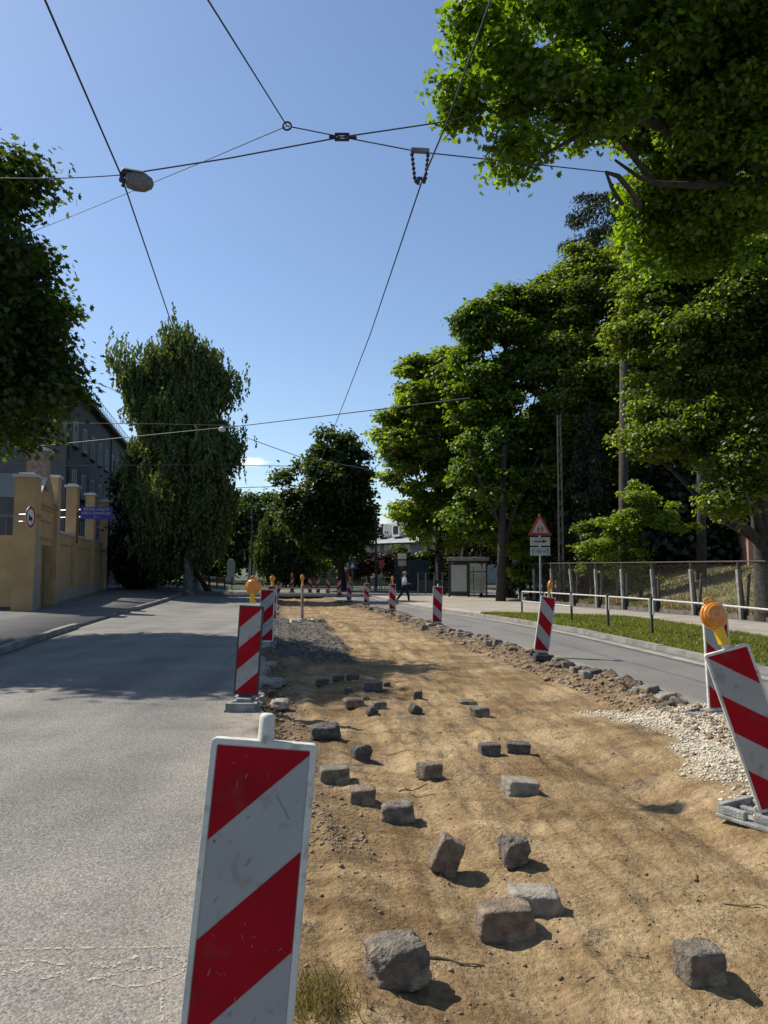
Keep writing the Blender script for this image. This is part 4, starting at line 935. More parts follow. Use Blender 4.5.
# triangular warning sign
sp_ = G(541, 620); ws = empty('road_sign', sp_, 'triangular children warning sign above an arrow plate and a 150 m plate', 'road sign')
sx = sp_.y / F; zc = lambda py: P(541, py, sp_.y).z - sp_.z
mb = MB(); mb.tube([(0, 0, 0), (0, 0, zc(514))], .03, 8); mb.build('pole', M['steel'], ws)
wt = 23.5 * sx; z0, z1 = zc(535.5), zc(514)
def tri(cx, cz, w_, h_): return [(cx - w_ / 2, cz), (cx + w_ / 2, cz), (cx, cz + h_)]
mb = MB(); mb.prism(tri(0, z0, wt, z1 - z0), -.055, -.035); pt = mb.build('triangle_plate', M['signred'], ws)
mb = MB(); f_ = .68; mb.prism(tri(0, z0 + (z1 - z0) * .125, wt * f_, (z1 - z0) * f_), -.060, -.0555); mb.build('face', M['signpink'], pt)
mb = MB()
for dx in (-.055, .065):
    q = z0 + .13; mb.box((dx, -.063, q + .08), (.035, .004, .09)); mb.lathe([(.02, -.065), (.02, -.061)], (dx, 0, q + .15), 10, 'Y'); mb.box((dx - .02, -.063, q + .015), (.016, .004, .08), rot=(0, .5, 0)); mb.box((dx + .02, -.063, q + .015), (.016, .004, .08), rot=(0, -.5, 0)); mb.box((dx + .02, -.063, q + .09), (.07, .004, .014), rot=(0, .4, 0))
mb.build('children_symbol', M['black'], pt)
for (pa, pb_, nm) in ((537.2, 545.8, 'arrow'), (547.2, 555.6, 'dist')):
    za, zb = zc(pb_), zc(pa); mb = MB(); mb.box((0, -.045, (za + zb) / 2), (19.5 * sx, .02, zb - za)); pp = mb.build('plate', M['signgrey'], ws)
    c = (za + zb) / 2; mb = MB(); e = -.058
    if nm == 'arrow':
        mb.box((-.06, e, c), (.32, .004, .035)); mb.prism([(.08, c - .055), (.24, c), (.08, c + .055)], e - .002, e + .002); mb.build('arrow', M['black'], pp)
    else:
        for sgn in (-1, 1):
            mb.box((sgn * .24, e, c - .02), (.018, .004, .15)); mb.prism([(sgn * .24 - .03, c + .04), (sgn * .24 + .03, c + .04), (sgn * .24, c + .1)], e - .002, e + .002)
        mb.build('arrow', M['black'], pp); text('150 m', .14, (0, -.057, c - .005), (math.pi / 2, 0, 0), M['black'], pp)

# lattice mast behind the fence
ms = Vector((0, 41, 0)); ms.x = (561 - 384) / F * 41; ms.z = float(ground(ms.x, ms.y)); mt_ = P(561, 415, 41).z - ms.z
mast = empty('lattice_mast', ms, 'tall rusty lattice mast rising before the dark conifers', 'mast')
mb = MB(); bw = .24; tw = .16
for a in (-1, 1):
    for b in (-1, 1): mb.box((0, 0, 0), (.001,) * 3) if False else mb.tube([(a * bw / 2, b * bw / 2, 0), (a * tw / 2, b * tw / 2, mt_)], .03, 4)
mb.build('leg_angles', M['postdark'], mast)
mb = MB(); nseg = 14
for k in range(nseg):
    za, zb = mt_ * k / nseg, mt_ * (k + 1) / nseg; wa, wb = (bw + (tw - bw) * za / mt_) / 2, (bw + (tw - bw) * zb / mt_) / 2; s_ = 1 if k % 2 else -1
    for f_ in range(4):
        R_ = Matrix.Rotation(math.pi / 2 * f_, 4, 'Z'); mb.tube([R_ @ Vector((s_ * wa, wa, za)), R_ @ Vector((-s_ * wb, wb, zb))], .018, 4)
mb.build('bracing', M['postdark'], mast)

# ------------------------------------------------------------------ trees
LEAF = np.array([(0, -.5, 0), (.33, -.12, .09), (.27, .22, .07), (0, .55, -.04), (-.27, .22, .07), (-.33, -.12, .09)])
LF = np.array([0, 1, 2, 3, 0, 3, 4, 5])
MAPLE = np.array([(0, -.45, 0), (.2, -.3, .03), (.48, -.28, .08), (.3, -.02, .04), (.5, .22, .08), (.2, .2, .02), (0, .58, -.03), (-.2, .2, .02), (-.5, .22, .08), (-.3, -.02, .04), (-.48, -.28, .08), (-.2, -.3, .03)])
MF = np.array([0, 1, 2, 3, 0, 3, 4, 5, 0, 5, 6, 7, 0, 7, 8, 9, 0, 9, 10, 11])
NEED = np.array([(0, -.5, 0), (.07, 0, .0), (0, .5, 0), (-.07, 0, 0)]); NF = np.array([0, 1, 2, 3])
def leaves(name, pos, nrm, size, m, parent, rs, shape='leaf', up=None, org=None):
    T_, F_ = {'leaf': (LEAF, LF), 'maple': (MAPLE, MF), 'need': (NEED, NF)}[shape]
    n = len(pos); nrm = nrm / (np.linalg.norm(nrm, axis=1, keepdims=True) + 1e-9)
    a = rs.normal(size=(n, 3)) if up is None else up + .35 * rs.normal(size=(n, 3)); a -= nrm * (a * nrm).sum(1, keepdims=True); a /= (np.linalg.norm(a, axis=1, keepdims=True) + 1e-9); b = np.cross(a, nrm)
    s = size * rs.uniform(.7, 1.25, n)
    V = pos[:, None, :] + (b[:, None, :] * T_[None, :, 0:1] + a[:, None, :] * T_[None, :, 1:2] + nrm[:, None, :] * T_[None, :, 2:3]) * s[:, None, None]
    k = len(T_); Fq = (F_[None, :] + (np.arange(n) * k)[:, None]).ravel()
    if org is not None: V = V - np.array(org)
    return npmesh(name, V.reshape(-1, 3), Fq, 4, m, parent)
def tree(name, base, ells, label, cat='tree', leafm='lf_maple', size=.16, nb=70, per=500, br=1.0, seed=1, trunk_r=.25, bark='bark', shape='leaf', weep=0, fill=.55, group=None, flat=.7, limbs=10, trunk_top=None, sun=.0, fork=None, nrmup=.6, hollow=.0):
    rs = np.random.RandomState(seed); base = Vector(base)
    root = empty(name, base, label, cat, group)
    C_ = np.array([e[0] for e in ells], float); R_ = np.array([e[1] for e in ells], float)
    vol = (R_.prod(1)) ** .8; pr = vol / vol.sum(); idx = rs.choice(len(ells), nb, p=pr)
    d = rs.normal(size=(nb, 3)); d /= np.linalg.norm(d, axis=1, keepdims=True)
    f = fill + (1 - fill) * rs.rand(nb) ** .6; bc = C_[idx] + d * R_[idx] * f[:, None]
    bR = br * rs.uniform(.55, 1.3, nb)
    if weep:
        npb = per; p = np.repeat(bc, npb, 0) + (rs.normal(size=(nb * npb, 3))) * np.repeat(bR, npb)[:, None] * .5
        ns = 9; st = np.repeat(p, ns, 0); kk = np.tile(np.arange(ns), len(p)); L = np.repeat(rs.uniform(.5, 1.4, len(p)) * weep, ns)
        sw = np.repeat(rs.normal(size=(len(p), 2)) * .12, ns, 0) * (kk / ns)[:, None]
        pos = st.copy(); pos[:, 2] -= kk / ns * L; pos[:, :2] += sw + rs.normal(size=(len(pos), 2)) * .05
        nrm = rs.normal(size=(len(pos), 3)) * np.array([1, 1, .35]); up = np.tile([0, 0, -1.0], (len(pos), 1))
        leaves('crown', pos, nrm, size, M[leafm], root, rs, shape, up, base)
    else:
        cnt = (per * (bR / br) ** 2).astype(int) + 1; bi = np.repeat(np.arange(nb), cnt); n = len(bi)
        dd = rs.normal(size=(n, 3)); dd /= np.linalg.norm(dd, axis=1, keepdims=True)
        low = dd[:, 2] < 0; dd[low & (rs.rand(n) < .5), 2] *= -1
        rad = bR[bi] * (.35 + .65 * rs.rand(n) ** .6) * (1 + .25 * rs.normal(size=n))
        pos = bc[bi] + dd * rad[:, None] * np.array([1, 1, flat]); pos[:, 2] -= .25 * np.abs(rs.normal(size=n)) * bR[bi] * .4
        nrm = dd * .5 + np.array([0, 0, nrmup]) + rs.normal(size=(n, 3)) * .45
        leaves('crown', pos, nrm, size, M[leafm], root, rs, shape, None, base)
    # trunk and limbs
    mb = MB(); top = Vector(trunk_top) if trunk_top is not None else Vector((C_[:, 0].mean(), C_[:, 1].mean(), C_[:, 2].max()))
    pts = []; nseg = 7
    for k in range(nseg + 1):
        t = k / nseg; p = base.lerp(top, t) + Vector((math.sin(t * 5 + seed) * .25 * t, math.cos(t * 4 + seed) * .2 * t, 0)); pts.append(p)
    mb.tube([p - base for p in [pts[0] - Vector((0, 0, .2))] + pts], [trunk_r * 1.5] + [trunk_r * (1.25 if k == 0 else 1) * (1 - .85 * k / nseg) + .015 for k in range(nseg + 1)], 9)
    hz = (top - base).length
    order = rs.permutation(nb)[:limbs]
    for j in order:
        e = Vector(bc[j]); t = min(max((e.z - base.z) / max(top.z - base.z, .1) - rs.uniform(.15, .35), .18), .9); k = int(t * nseg); s_ = pts[k].lerp(pts[min(k + 1, nseg)], t * nseg - k)
        m1 = s_.lerp(e, .45) + Vector((rs.normal() * .25, rs.normal() * .25, -.08 * (e - s_).length + rs.normal() * .1)); r0 = trunk_r * (1 - .8 * t) * .55 + .012
        mb.tube([s_ - base, s_.lerp(m1, .5) - base + Vector((0, 0, .05)), m1 - base, m1.lerp(e, .6) - base + Vector((0, 0, .1)), e - base], [r0, r0 * .8, r0 * .6, r0 * .4, r0 * .18 + .006], 6)
    mb.build('trunk', M[bark], root, smooth=True, fix=False)
    return root
def E(px, py, Y_, rpx, rpy, ry=None):
    p = P(px, py, Y_); k = Y_ / F; return (tuple(p), (rpx * k, ry if ry else (rpx + rpy) * .5 * k * .9, rpy * k))
GR = 'street trees of the avenue'
# left big maple overhanging the road (trunk beyond the picture's left edge)
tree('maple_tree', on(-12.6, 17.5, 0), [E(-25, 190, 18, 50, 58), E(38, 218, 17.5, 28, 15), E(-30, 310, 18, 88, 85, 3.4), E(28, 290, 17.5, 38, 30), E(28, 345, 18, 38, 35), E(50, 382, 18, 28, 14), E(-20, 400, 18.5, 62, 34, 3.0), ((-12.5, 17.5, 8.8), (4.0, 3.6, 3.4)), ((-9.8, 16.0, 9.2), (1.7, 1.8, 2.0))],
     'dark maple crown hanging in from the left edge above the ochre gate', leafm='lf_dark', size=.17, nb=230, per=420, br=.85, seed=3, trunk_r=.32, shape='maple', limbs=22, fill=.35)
tree('birch_tree', on(-12.6, 50, 0), [E(175, 338, 50, 16, 12), E(168, 362, 50, 28, 18), E(122, 360, 49.5, 13, 10), E(138, 378, 49.5, 20, 14), E(165, 405, 50, 32, 32), E(196, 368, 50, 22, 18), E(215, 382, 50, 16, 16), E(210, 412, 50, 22, 26), E(190, 440, 50, 38, 36), E(215, 450, 49, 22, 30), E(185, 500, 50, 44, 44), E(208, 495, 50, 24, 26), E(152, 470, 51, 22, 36), E(168, 540, 51, 30, 24), E(205, 535, 50, 20, 18)],
     'tall drooping birch beside the left road', leafm='lf_birch', size=.2, nb=260, per=72, br=.9, seed=5, trunk_r=.28, bark='barkpale', weep=.85, fill=.35, limbs=26)
for (bx, by, el, lab, sd_, lm) in (
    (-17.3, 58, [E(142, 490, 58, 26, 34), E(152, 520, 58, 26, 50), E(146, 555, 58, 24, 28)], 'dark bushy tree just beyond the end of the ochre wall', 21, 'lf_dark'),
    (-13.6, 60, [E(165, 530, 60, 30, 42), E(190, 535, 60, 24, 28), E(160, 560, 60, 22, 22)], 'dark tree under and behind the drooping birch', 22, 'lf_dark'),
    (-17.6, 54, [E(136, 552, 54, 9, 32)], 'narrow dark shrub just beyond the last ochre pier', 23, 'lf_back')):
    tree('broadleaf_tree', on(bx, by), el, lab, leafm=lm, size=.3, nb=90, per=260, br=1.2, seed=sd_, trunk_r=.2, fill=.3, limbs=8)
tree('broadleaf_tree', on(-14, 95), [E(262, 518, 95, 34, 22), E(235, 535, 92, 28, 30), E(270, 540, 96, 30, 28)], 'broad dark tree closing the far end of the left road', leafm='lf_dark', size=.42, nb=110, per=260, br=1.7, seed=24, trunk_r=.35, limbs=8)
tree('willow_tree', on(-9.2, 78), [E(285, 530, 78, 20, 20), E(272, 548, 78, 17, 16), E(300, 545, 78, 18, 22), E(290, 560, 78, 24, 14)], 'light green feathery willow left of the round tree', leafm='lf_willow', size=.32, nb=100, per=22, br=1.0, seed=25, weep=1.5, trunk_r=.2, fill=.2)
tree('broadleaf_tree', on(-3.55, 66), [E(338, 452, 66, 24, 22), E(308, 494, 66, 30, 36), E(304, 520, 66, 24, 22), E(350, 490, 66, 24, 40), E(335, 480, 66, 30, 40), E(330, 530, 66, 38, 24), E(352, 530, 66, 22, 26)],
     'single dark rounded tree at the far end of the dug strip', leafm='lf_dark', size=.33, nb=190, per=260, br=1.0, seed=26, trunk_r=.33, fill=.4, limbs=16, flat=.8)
tree('shrub', on(-6.2, 84), [E(318, 570, 84, 12, 9), E(325, 575, 84, 10, 6)], 'small yellow-green shrub left of the round tree trunk', 'shrub', leafm='lf_bright', size=.3, nb=30, per=160, br=.7, seed=27, trunk_r=.08, limbs=5)
for k_, (px_, lab_) in enumerate(((398, 'dark shrub between the lilac and the slate-blue gate'), (425, 'dark rounded shrub behind the low pillared fence'), (448, 'dark shrub directly behind the bus shelter'))):
    tree('shrub', on((px_ - 384) / F * 76, 76), [E(px_, 566, 76, 14, 16), E(px_ + 6, 575, 75, 12, 10)], lab_, 'shrub', leafm='lf_dark', size=.3, nb=50, per=200, br=.8, seed=120 + k_, trunk_r=.08, limbs=5)
tree('lilac_shrub', on(-1.3, 70), [E(368, 562, 70, 16, 9), E(385, 565, 70, 12, 8), E(358, 570, 70, 10, 8)], 'purple-brown lilac shrub in front of the house with dormers', 'shrub', leafm='lf_lilac', size=.26, nb=50, per=170, br=.7, seed=28, trunk_r=.08, limbs=6)
# right side row
tree('maple_tree', on(4.2, 57), [E(428, 385, 56, 34, 30), E(405, 430, 56, 28, 34), E(440, 430, 57, 34, 42), E(424, 478, 56, 38, 38), E(420, 520, 55, 26, 22), E(445, 525, 56, 34, 30), E(450, 380, 57, 24, 30)],
     'sunlit maple nearest the bus shelter, leftmost of the right-hand row', leafm='lf_bright', size=.3, nb=230, per=330, br=.92, seed=31, trunk_r=.3, flat=.5, fill=.6, limbs=16)
tree('maple_tree', on(7.6, 49), [E(505, 330, 47, 40, 38), E(478, 390, 47, 32, 45), E(520, 400, 47, 42, 52), E(490, 470, 46, 38, 50), E(535, 340, 48, 30, 45), E(540, 470, 47, 34, 50), E(475, 520, 47, 22, 18), E(545, 300, 48, 20, 24), E(520, 310, 48, 26, 22), E(470, 340, 47, 16, 26), E(505, 515, 47, 34, 26), E(545, 520, 48, 26, 30)],
     'tall leaning maple right of the bus shelter, second of the right-hand row', leafm='lf_maple', size=.26, nb=300, per=380, br=.9, seed=32, trunk_r=.33, flat=.5, fill=.6, limbs=20)
tree('maple_tree', on(15.5, 47), [E(600, 300, 46, 50, 50), E(590, 380, 45, 52, 50), E(650, 330, 46, 60, 70), E(640, 410, 45, 50, 46), E(690, 400, 46, 40, 60), E(565, 340, 46, 24, 40), E(562, 292, 46, 20, 26), E(585, 262, 46, 20, 18), E(610, 440, 45, 50, 36)],
     'dense green tree filling the middle of the right-hand row behind the lattice mast', leafm='lf_linden', size=.23, nb=400, per=400, br=1.0, flat=.5, seed=33, trunk_r=.38, fill=.5, limbs=20)
tree('linden_tree', on(11.3, 22.8), [E(740, 300, 21, 50, 70), E(700, 350, 21, 44, 55), E(655, 440, 22, 30, 24), E(735, 420, 20.5, 36, 50), E(690, 260, 22, 48, 60), E(720, 480, 20, 16, 34), E(800, 360, 21, 60, 120), E(790, 220, 22, 80, 60), E(650, 400, 22, 24, 34), E(655, 250, 22, 34, 44), E(650, 320, 22, 36, 50), E(690, 430, 21, 34, 36), E(760, 470, 20, 30, 26), E(725, 500, 20.5, 18, 18)],
     'tall linden with a thick trunk on the bank at the right edge', leafm='lf_linden', size=.125, nb=520, per=330, br=.55, flat=.5, seed=34, trunk_r=.3, fill=.4, limbs=14, trunk_top=tuple(P(735, 180, 22)))
# foreground maple reaching in from the right
tree('maple_tree', on(13.5, 12.5), [E(480, 20, 10, 26, 34, 1.0), E(460, 90, 10, 14, 26, .6), E(530, 55, 10, 50, 60, 1.2), E(540, 130, 10, 36, 28, .9), E(520, 150, 10, 22, 14, .5), E(600, 40, 10.5, 60, 60, 1.6), E(600, 115, 10.5, 34, 22, .8), E(680, 60, 11, 80, 70, 2), E(680, 140, 12, 60, 50, 2), E(760, 60, 11, 70, 90, 2), E(740, 180, 12.5, 60, 50, 2), E(650, 215, 13, 26, 26, 1), E(700, 240, 13.5, 50, 40, 1.2), E(530, -40, 10, 60, 40, 1.5), E(650, -60, 10, 120, 60, 2.5), ((8.5, 12.5, 12), (3, 2.5, 1.5))],
     'near maple with big lit leaves reaching over the top right corner', leafm='lf_near', size=.095, nb=580, per=300, br=.4, seed=35, trunk_r=.38, flat=.55, fill=.2, limbs=0, shape='maple', trunk_top=tuple(P(800, -120, 12)), nrmup=.5)
# heavy limb of the near maple
nm = [o for o in COL.objects if o.name.startswith('maple_tree') and o.get('label', '').startswith('near maple')][0]
mb = MB(); nb_ = Vector(nm.location)
for pts in ([(860, 210, 12.4), (800, 190, 12.2), (768, 178, 12), (720, 186, 11.7), (660, 184, 11.3), (640, 178, 11), (615, 160, 10.8)], [(770, 178, 12), (700, 140, 11.5), (640, 120, 11), (600, 90, 10.6), (540, 60, 10.3), (495, 30, 10)],
            [(655, 184, 11.3), (620, 140, 10.9), (560, 120, 10.4), (520, 130, 10.1), (470, 95, 10)], [(640, 120, 11), (590, 130, 10.6), (552, 150, 10.2), (530, 165, 10)], [(768, 60, 11.6), (700, 50, 11.2), (620, 20, 10.6), (560, -10, 10)], [(700, 140, 11.5), (690, 90, 11.2), (660, 30, 10.9)], [(540, 60, 10.3), (505, 70, 10.1), (470, 75, 10)]):
    q = [P(*a) - nb_ for a in pts]; n = len(q); mb.tube(q, [(.10 if pts[0][0] > 760 else .05) * (1 - .82 * i / (n - 1)) for i in range(n)], 7)
mb.build('limb', M['bark'], nm, smooth=True, fix=False)
# bracket wire tree fork shown against the sky
# spruce / larch
def conifer(base, top, lab, seed, w0, w1, size=.28, n=70):
    rs = np.random.RandomState(seed); base = Vector(base); top = Vector(top); root = empty('larch_tree', base, lab, 'tree'); H_ = top.z - base.z
    mb = MB(); mb.tube([(0, 0, -.2), ((top - base) * .5)[:], (top - base)[:]], [.3, .18, .02], 8); P_ = []; N_ = []; U_ = []
    for k in range(n):
        t = .12 + .88 * k / n; c = base.lerp(top, t); L = (w0 * (1 - t) + w1 * t) * rs.uniform(.6, 1.25); th = rs.uniform(0, 6.28); d = np.array([math.cos(th), math.sin(th), -.12])
        q = [np.array(c) + d * L * s_ + np.array([0, 0, -.35 * L * s_ * s_ + .25 * L * s_ ** 3]) for s_ in np.linspace(0, 1, 5)]
        mb.tube([Vector(x_) - base for x_ in q], [.04, .03, .022, .014, .005], 5)
        m_ = 420; s_ = rs.rand(m_) ** .7; x_ = np.array([np.array(c) + d * L * a_ + np.array([0, 0, -.35 * L * a_ * a_ + .25 * L * a_ ** 3]) for a_ in s_]); side = np.array([-d[1], d[0], 0]) * rs.normal(size=(m_, 1)) * .22 * L * (s_ * (1.25 - s_))[:, None] * 1.6
        dr = np.abs(rs.normal(size=m_)) * .28; x_ = x_ + side; x_[:, 2] -= dr; P_.append(x_); N_.append(rs.normal(size=(m_, 3)) * np.array([1, 1, .5])); U_.append(np.tile([d[0] * .6, d[1] * .6, -.7], (m_, 1)))
    leaves('crown', np.vstack(P_), np.vstack(N_), size, M['lf_spruce'], root, rs, 'need', np.vstack(U_), base)
    mb.build('trunk', M['bark'], root, smooth=True, fix=False)
NEED[:, 0] *= 2.2
conifer(on(18.5, 54), P(612, 182, 53), 'tall sparse larch with drooping tips against the sky, behind the broad trees', 51, 7.0, 3.4, .32, 150)
conifer(on(11.4, 43), P(590, 400, 43), 'dark conifer standing just right of the lattice mast', 52, 2.4, .5, .22, 90)
conifer(on(9.9, 47), P(545, 400, 47), 'slim dark conifer left of the lattice mast', 53, 2.6, .5, .36, 70)
# shrubs in front of the dark wood
def shrub(px, py, Y_, els, lab, sd_, lm='lf_bright', size=.15, nb=80, per=120, br=.45):
    x_ = (px - 384) / F * Y_; tree('young_tree', on(x_, Y_), els, lab, 'young tree', leafm=lm, size=size, nb=nb, per=per, br=br, seed=sd_, trunk_r=.07, limbs=22, fill=.15, flat=.45, nrmup=.9)
shrub(640, 560, 36, [E(625, 520, 36, 30, 16, .9), E(655, 515, 36, 28, 14, .9), E(625, 555, 36, 26, 24, .9), E(640, 495, 36, 16, 16, .8), E(605, 545, 36, 20, 14, .7), E(682, 526, 36, 22, 6, .6), E(640, 582, 36, 22, 12, .7)], 'bright young linden with tiered branches behind the middle of the mesh fence', 61, nb=150)
shrub(530, 540, 46, [E(530, 520, 46, 16, 20), E(522, 550, 46, 18, 20), E(545, 555, 46, 16, 22), E(520, 574, 46, 14, 10)], 'bright young tree behind the triangular sign', 62, nb=120, size=.2, br=.55)
shrub(590, 560, 40, [E(592, 560, 40, 14, 18), E(585, 540, 40, 10, 20)], 'dim sapling between the lattice mast and the tiered young linden', 63, lm='lf_linden', nb=40)
shrub(480, 520, 50, [E(490, 530, 50, 22, 16), E(478, 515, 50, 18, 14)], 'low leafy sapling over the bus shelter roof', 64, lm='lf_bright', size=.26, nb=40, br=.7)
# dark background wood on the right
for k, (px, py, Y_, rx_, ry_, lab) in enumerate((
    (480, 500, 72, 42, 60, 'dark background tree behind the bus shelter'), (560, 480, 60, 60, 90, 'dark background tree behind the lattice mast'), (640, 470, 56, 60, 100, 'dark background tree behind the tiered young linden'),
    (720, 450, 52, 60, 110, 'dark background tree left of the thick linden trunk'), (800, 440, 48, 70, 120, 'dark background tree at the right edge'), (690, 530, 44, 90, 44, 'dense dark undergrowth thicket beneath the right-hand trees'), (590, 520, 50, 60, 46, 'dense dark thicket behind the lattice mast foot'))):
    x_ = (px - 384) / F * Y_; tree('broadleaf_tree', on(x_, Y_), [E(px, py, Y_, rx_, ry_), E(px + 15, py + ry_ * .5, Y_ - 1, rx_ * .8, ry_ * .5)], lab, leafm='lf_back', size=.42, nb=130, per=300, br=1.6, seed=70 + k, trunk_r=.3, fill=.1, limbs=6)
for k, (px, Y_, w_, lab) in enumerate(((436, 62, .2, 'bare dark trunk left of the bus shelter'), (463, 60, .26, 'thick dark trunk rising behind the shelter'), (500, 44, .24, 'dark trunk just right of the bus shelter'), (622, 38, .26, 'dark trunk in the wood above the fence middle'), (700, 36, .2, 'slim dark trunk left of the brick wall corner'))):
    b_ = on((px - 384) / F * Y_, Y_); mb = MB(); t_ = Vector((.3, 0, 9 if Y_ > 40 else 14)); mb.tube([(0, 0, -.2), (.1, 0, 3), t_[:]], [w_ * 1.3, w_, w_ * .6], 9); 
    if Y_ > 40: mb.tube([(.1, 0, 3), (1.2, .5, 6), (2.4, .6, 8.5)], [w_ * .6, w_ * .4, w_ * .2], 7); mb.tube([(.2, 0, 4), (-1.2, -.3, 7), (-1.8, 0, 9)], [w_ * .5, w_ * .35, w_ * .15], 7)
    r0 = empty('tree_trunk', b_, lab, 'tree trunk'); mb.build('trunk', M['bark'], r0, smooth=True, fix=False)
# backdrop trees far behind so no open horizon shows
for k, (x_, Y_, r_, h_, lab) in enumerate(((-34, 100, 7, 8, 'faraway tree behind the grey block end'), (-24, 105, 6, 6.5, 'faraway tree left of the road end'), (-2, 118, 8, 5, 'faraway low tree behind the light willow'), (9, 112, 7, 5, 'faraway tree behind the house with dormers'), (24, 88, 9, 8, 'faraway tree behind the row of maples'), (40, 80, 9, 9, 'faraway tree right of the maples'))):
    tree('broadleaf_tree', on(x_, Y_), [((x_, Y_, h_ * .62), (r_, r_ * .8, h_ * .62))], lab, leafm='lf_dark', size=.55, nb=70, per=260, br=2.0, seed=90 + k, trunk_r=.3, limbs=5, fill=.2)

# ------------------------------------------------------------------ grass
def blades(name, x, y, z, h, m, label, seed, kind='stuff', wd=.006):
    rs = np.random.RandomState(seed); n = len(x); a = rs.uniform(0, 6.28, n); hh = h * rs.uniform(.5, 1.3, n); w_ = wd * rs.uniform(.7, 1.4, n) * (1 + y * .05); l = hh * rs.uniform(.1, .7, n); b = rs.uniform(0, 6.28, n)
    c, s = np.cos(a) * w_, np.sin(a) * w_; V = np.zeros((n, 4, 3)); V[:, 0] = np.stack([x - c, y - s, z], 1); V[:, 1] = np.stack([x + c, y + s, z], 1)
    V[:, 2] = np.stack([x + c * .6 + np.cos(b) * l * .4, y + s * .6 + np.sin(b) * l * .4, z + hh * .6], 1); V[:, 3] = np.stack([x + np.cos(b) * l, y + np.sin(b) * l, z + hh], 1)
    o = npmesh(name, V.reshape(-1, 3), (np.array([0, 1, 2, 0, 2, 3])[None] + (np.arange(n) * 4)[:, None]).ravel(), 3, m); return tag(o, label, 'grass', kind=kind)
rs = np.random.RandomState(1); n = 60000; y = 8 + 19.6 * rs.rand(n) ** 1.2; u = rs.rand(n); x = (R2(y) + .48) * (1 - u) + np.maximum(GE(y), R2(y) + .5) * u
kp = fbm(x * 1.4, y * 1.4, 3) > -.42 - .0 * x; x, y = x[kp], y[kp]
blades('grass', x, y, ground(x, y) + .10, .07, M['grass'], 'green grass of the verge between the road and the sidewalk', 2)
n = 55000; y = 15 + 36 * rs.rand(n); x = FX(y) + .2 + 13 * rs.rand(n) ** 1.3
blades('grass', x, y, ground(x, y) + .02, .12, M['drygrass'], 'dry yellowish grass on the bank behind the mesh fence', 3, wd=.008)
n = 900; g0 = G(322, 1000, dirtz); x = g0.x + rs.normal(size=n) * .07 - .02; y = g0.y + rs.normal(size=n) * .1
blades('grass', x, y, dirtz(x, y), .045, M['drygrass'], 'small dry weed tuft at the asphalt edge beside the near board', 4, wd=.0016)
n = 1400; y = 5.5 + 12 * rs.rand(n); x = L1(y) + .06 * rs.normal(size=n) + .08
kp = fbm(y * 1.5, y * 0 + 3, 3) > .05; x, y = x[kp], y[kp]; blades('grass', x, y, dirtz(x, y), .05, M['drygrass'], 'thin weeds along the broken left asphalt edge', 5, wd=.003)
n = 1200; g0 = G(352, 984, dirtz)
# litter of fallen leaves and straw near the gravel
# ------------------------------------------------------------------ overhead wires
def wire(name, pts, r, lab, sag=0, grp='overhead tram wires and span cables', cat='wire'):
    q = []
    for i in range(len(pts) - 1):
        a, b = Vector(pts[i]), Vector(pts[i + 1])
        for k in range(8): t = k / 8; q.append(a.lerp(b, t) - Vector((0, 0, sag * 4 * t * (1 - t))))
    q.append(Vector(pts[-1])); o0 = q[0]; r = r * .8 if r < .015 else r; mb = MB(); mb.tube([p - o0 for p in q], r, 6); return tag(mb.build(name, M['wire'], loc=o0), lab, cat, grp)
HW = lambda px, py: None
pL = P(121, 175, 8.2); pC = P(342, 137, 8.6); pI = P(420, 152, 8.45); pR = P(287, 126, 8.0)
wire('contact_wire', [P(30, -60, 5.1), P(45, 0, 5.7), pL, P(172, 325, 13.4), P(215, 440, 26), P(238, 520, 55)], .012, 'left tram contact wire running down the street to the birch')
wire('contact_wire', [P(560, -220, 4.4), P(505, -40, 5.8), P(447, 122, 7.6), P(421, 184, 8.4), P(370, 335, 14), P(334, 428, 23), P(305, 500, 45), P(292, 530, 75)], .011, 'right tram contact wire passing through the insulated hanger')
wire('span_wire', [P(-80, 179, 11), P(0, 178, 9), pL], .008, 'span cable from the left edge to the hanging lamp', sag=.02)
wire('span_wire', [pL, P(230, 158, 8.4), pC], .011, 'span cable from the hanging lamp up to the clamp')
wire('span_wire', [pC, P(450, 121, 9.2), P(520, 100, 10.5)], .011, 'span cable rising right from the clamp into the near maple')
wire('span_wire', [pC, pI, P(606, 172, 9.9)], .009, 'span cable from the clamp through the hanger to the tree bracket')
wire('span_wire', [P(160, -80, 3.9), P(208, 0, 4.8), pR], .008, 'cable running down from the top edge to the ring')
wire('span_wire', [pR, pC], .009, 'short cable between the ring and the clamp')
wire('span_wire', [pR, P(200, 163, 10), P(75, 215, 14), P(-60, 268, 20)], .007, 'thin pale cable slanting from the ring to the left maple')
wire('span_wire', [P(40, 446, 44), P(240, 426, 38), P(390, 408, 32), P(470, 398, 30)], .022, 'far span wire crossing above the round tree')
wire('span_wire', [P(225, 430, 52), P(300, 457, 48), P(372, 470, 46), P(395, 450, 50)], .022, 'far sagging wire left of the round tree top')
wire('span_wire', [P(60, 423, 44), P(160, 424, 44), P(245, 426, 44)], .018, 'faint wire crossing the grey block and the birch crown')
wire('span_wire', [P(60, 466, 40), P(180, 465, 44), P(292, 466, 52)], .02, 'lower faint wire crossing the birch toward the round tree')
wire('span_wire', [P(232, 488, 60), P(290, 486, 60)], .025, 'lowest faraway wire just left of the round tree')
wire('span_wire', [P(-20, 516, 24), P(28, 513, 27)], .015, 'short cable fixed to the ochre gate pillar')
wire('span_wire', [P(82, 378, 46), P(105, 386, 49), P(135, 400, 52)], .02, 'short wire beside the eaves of the grey block')
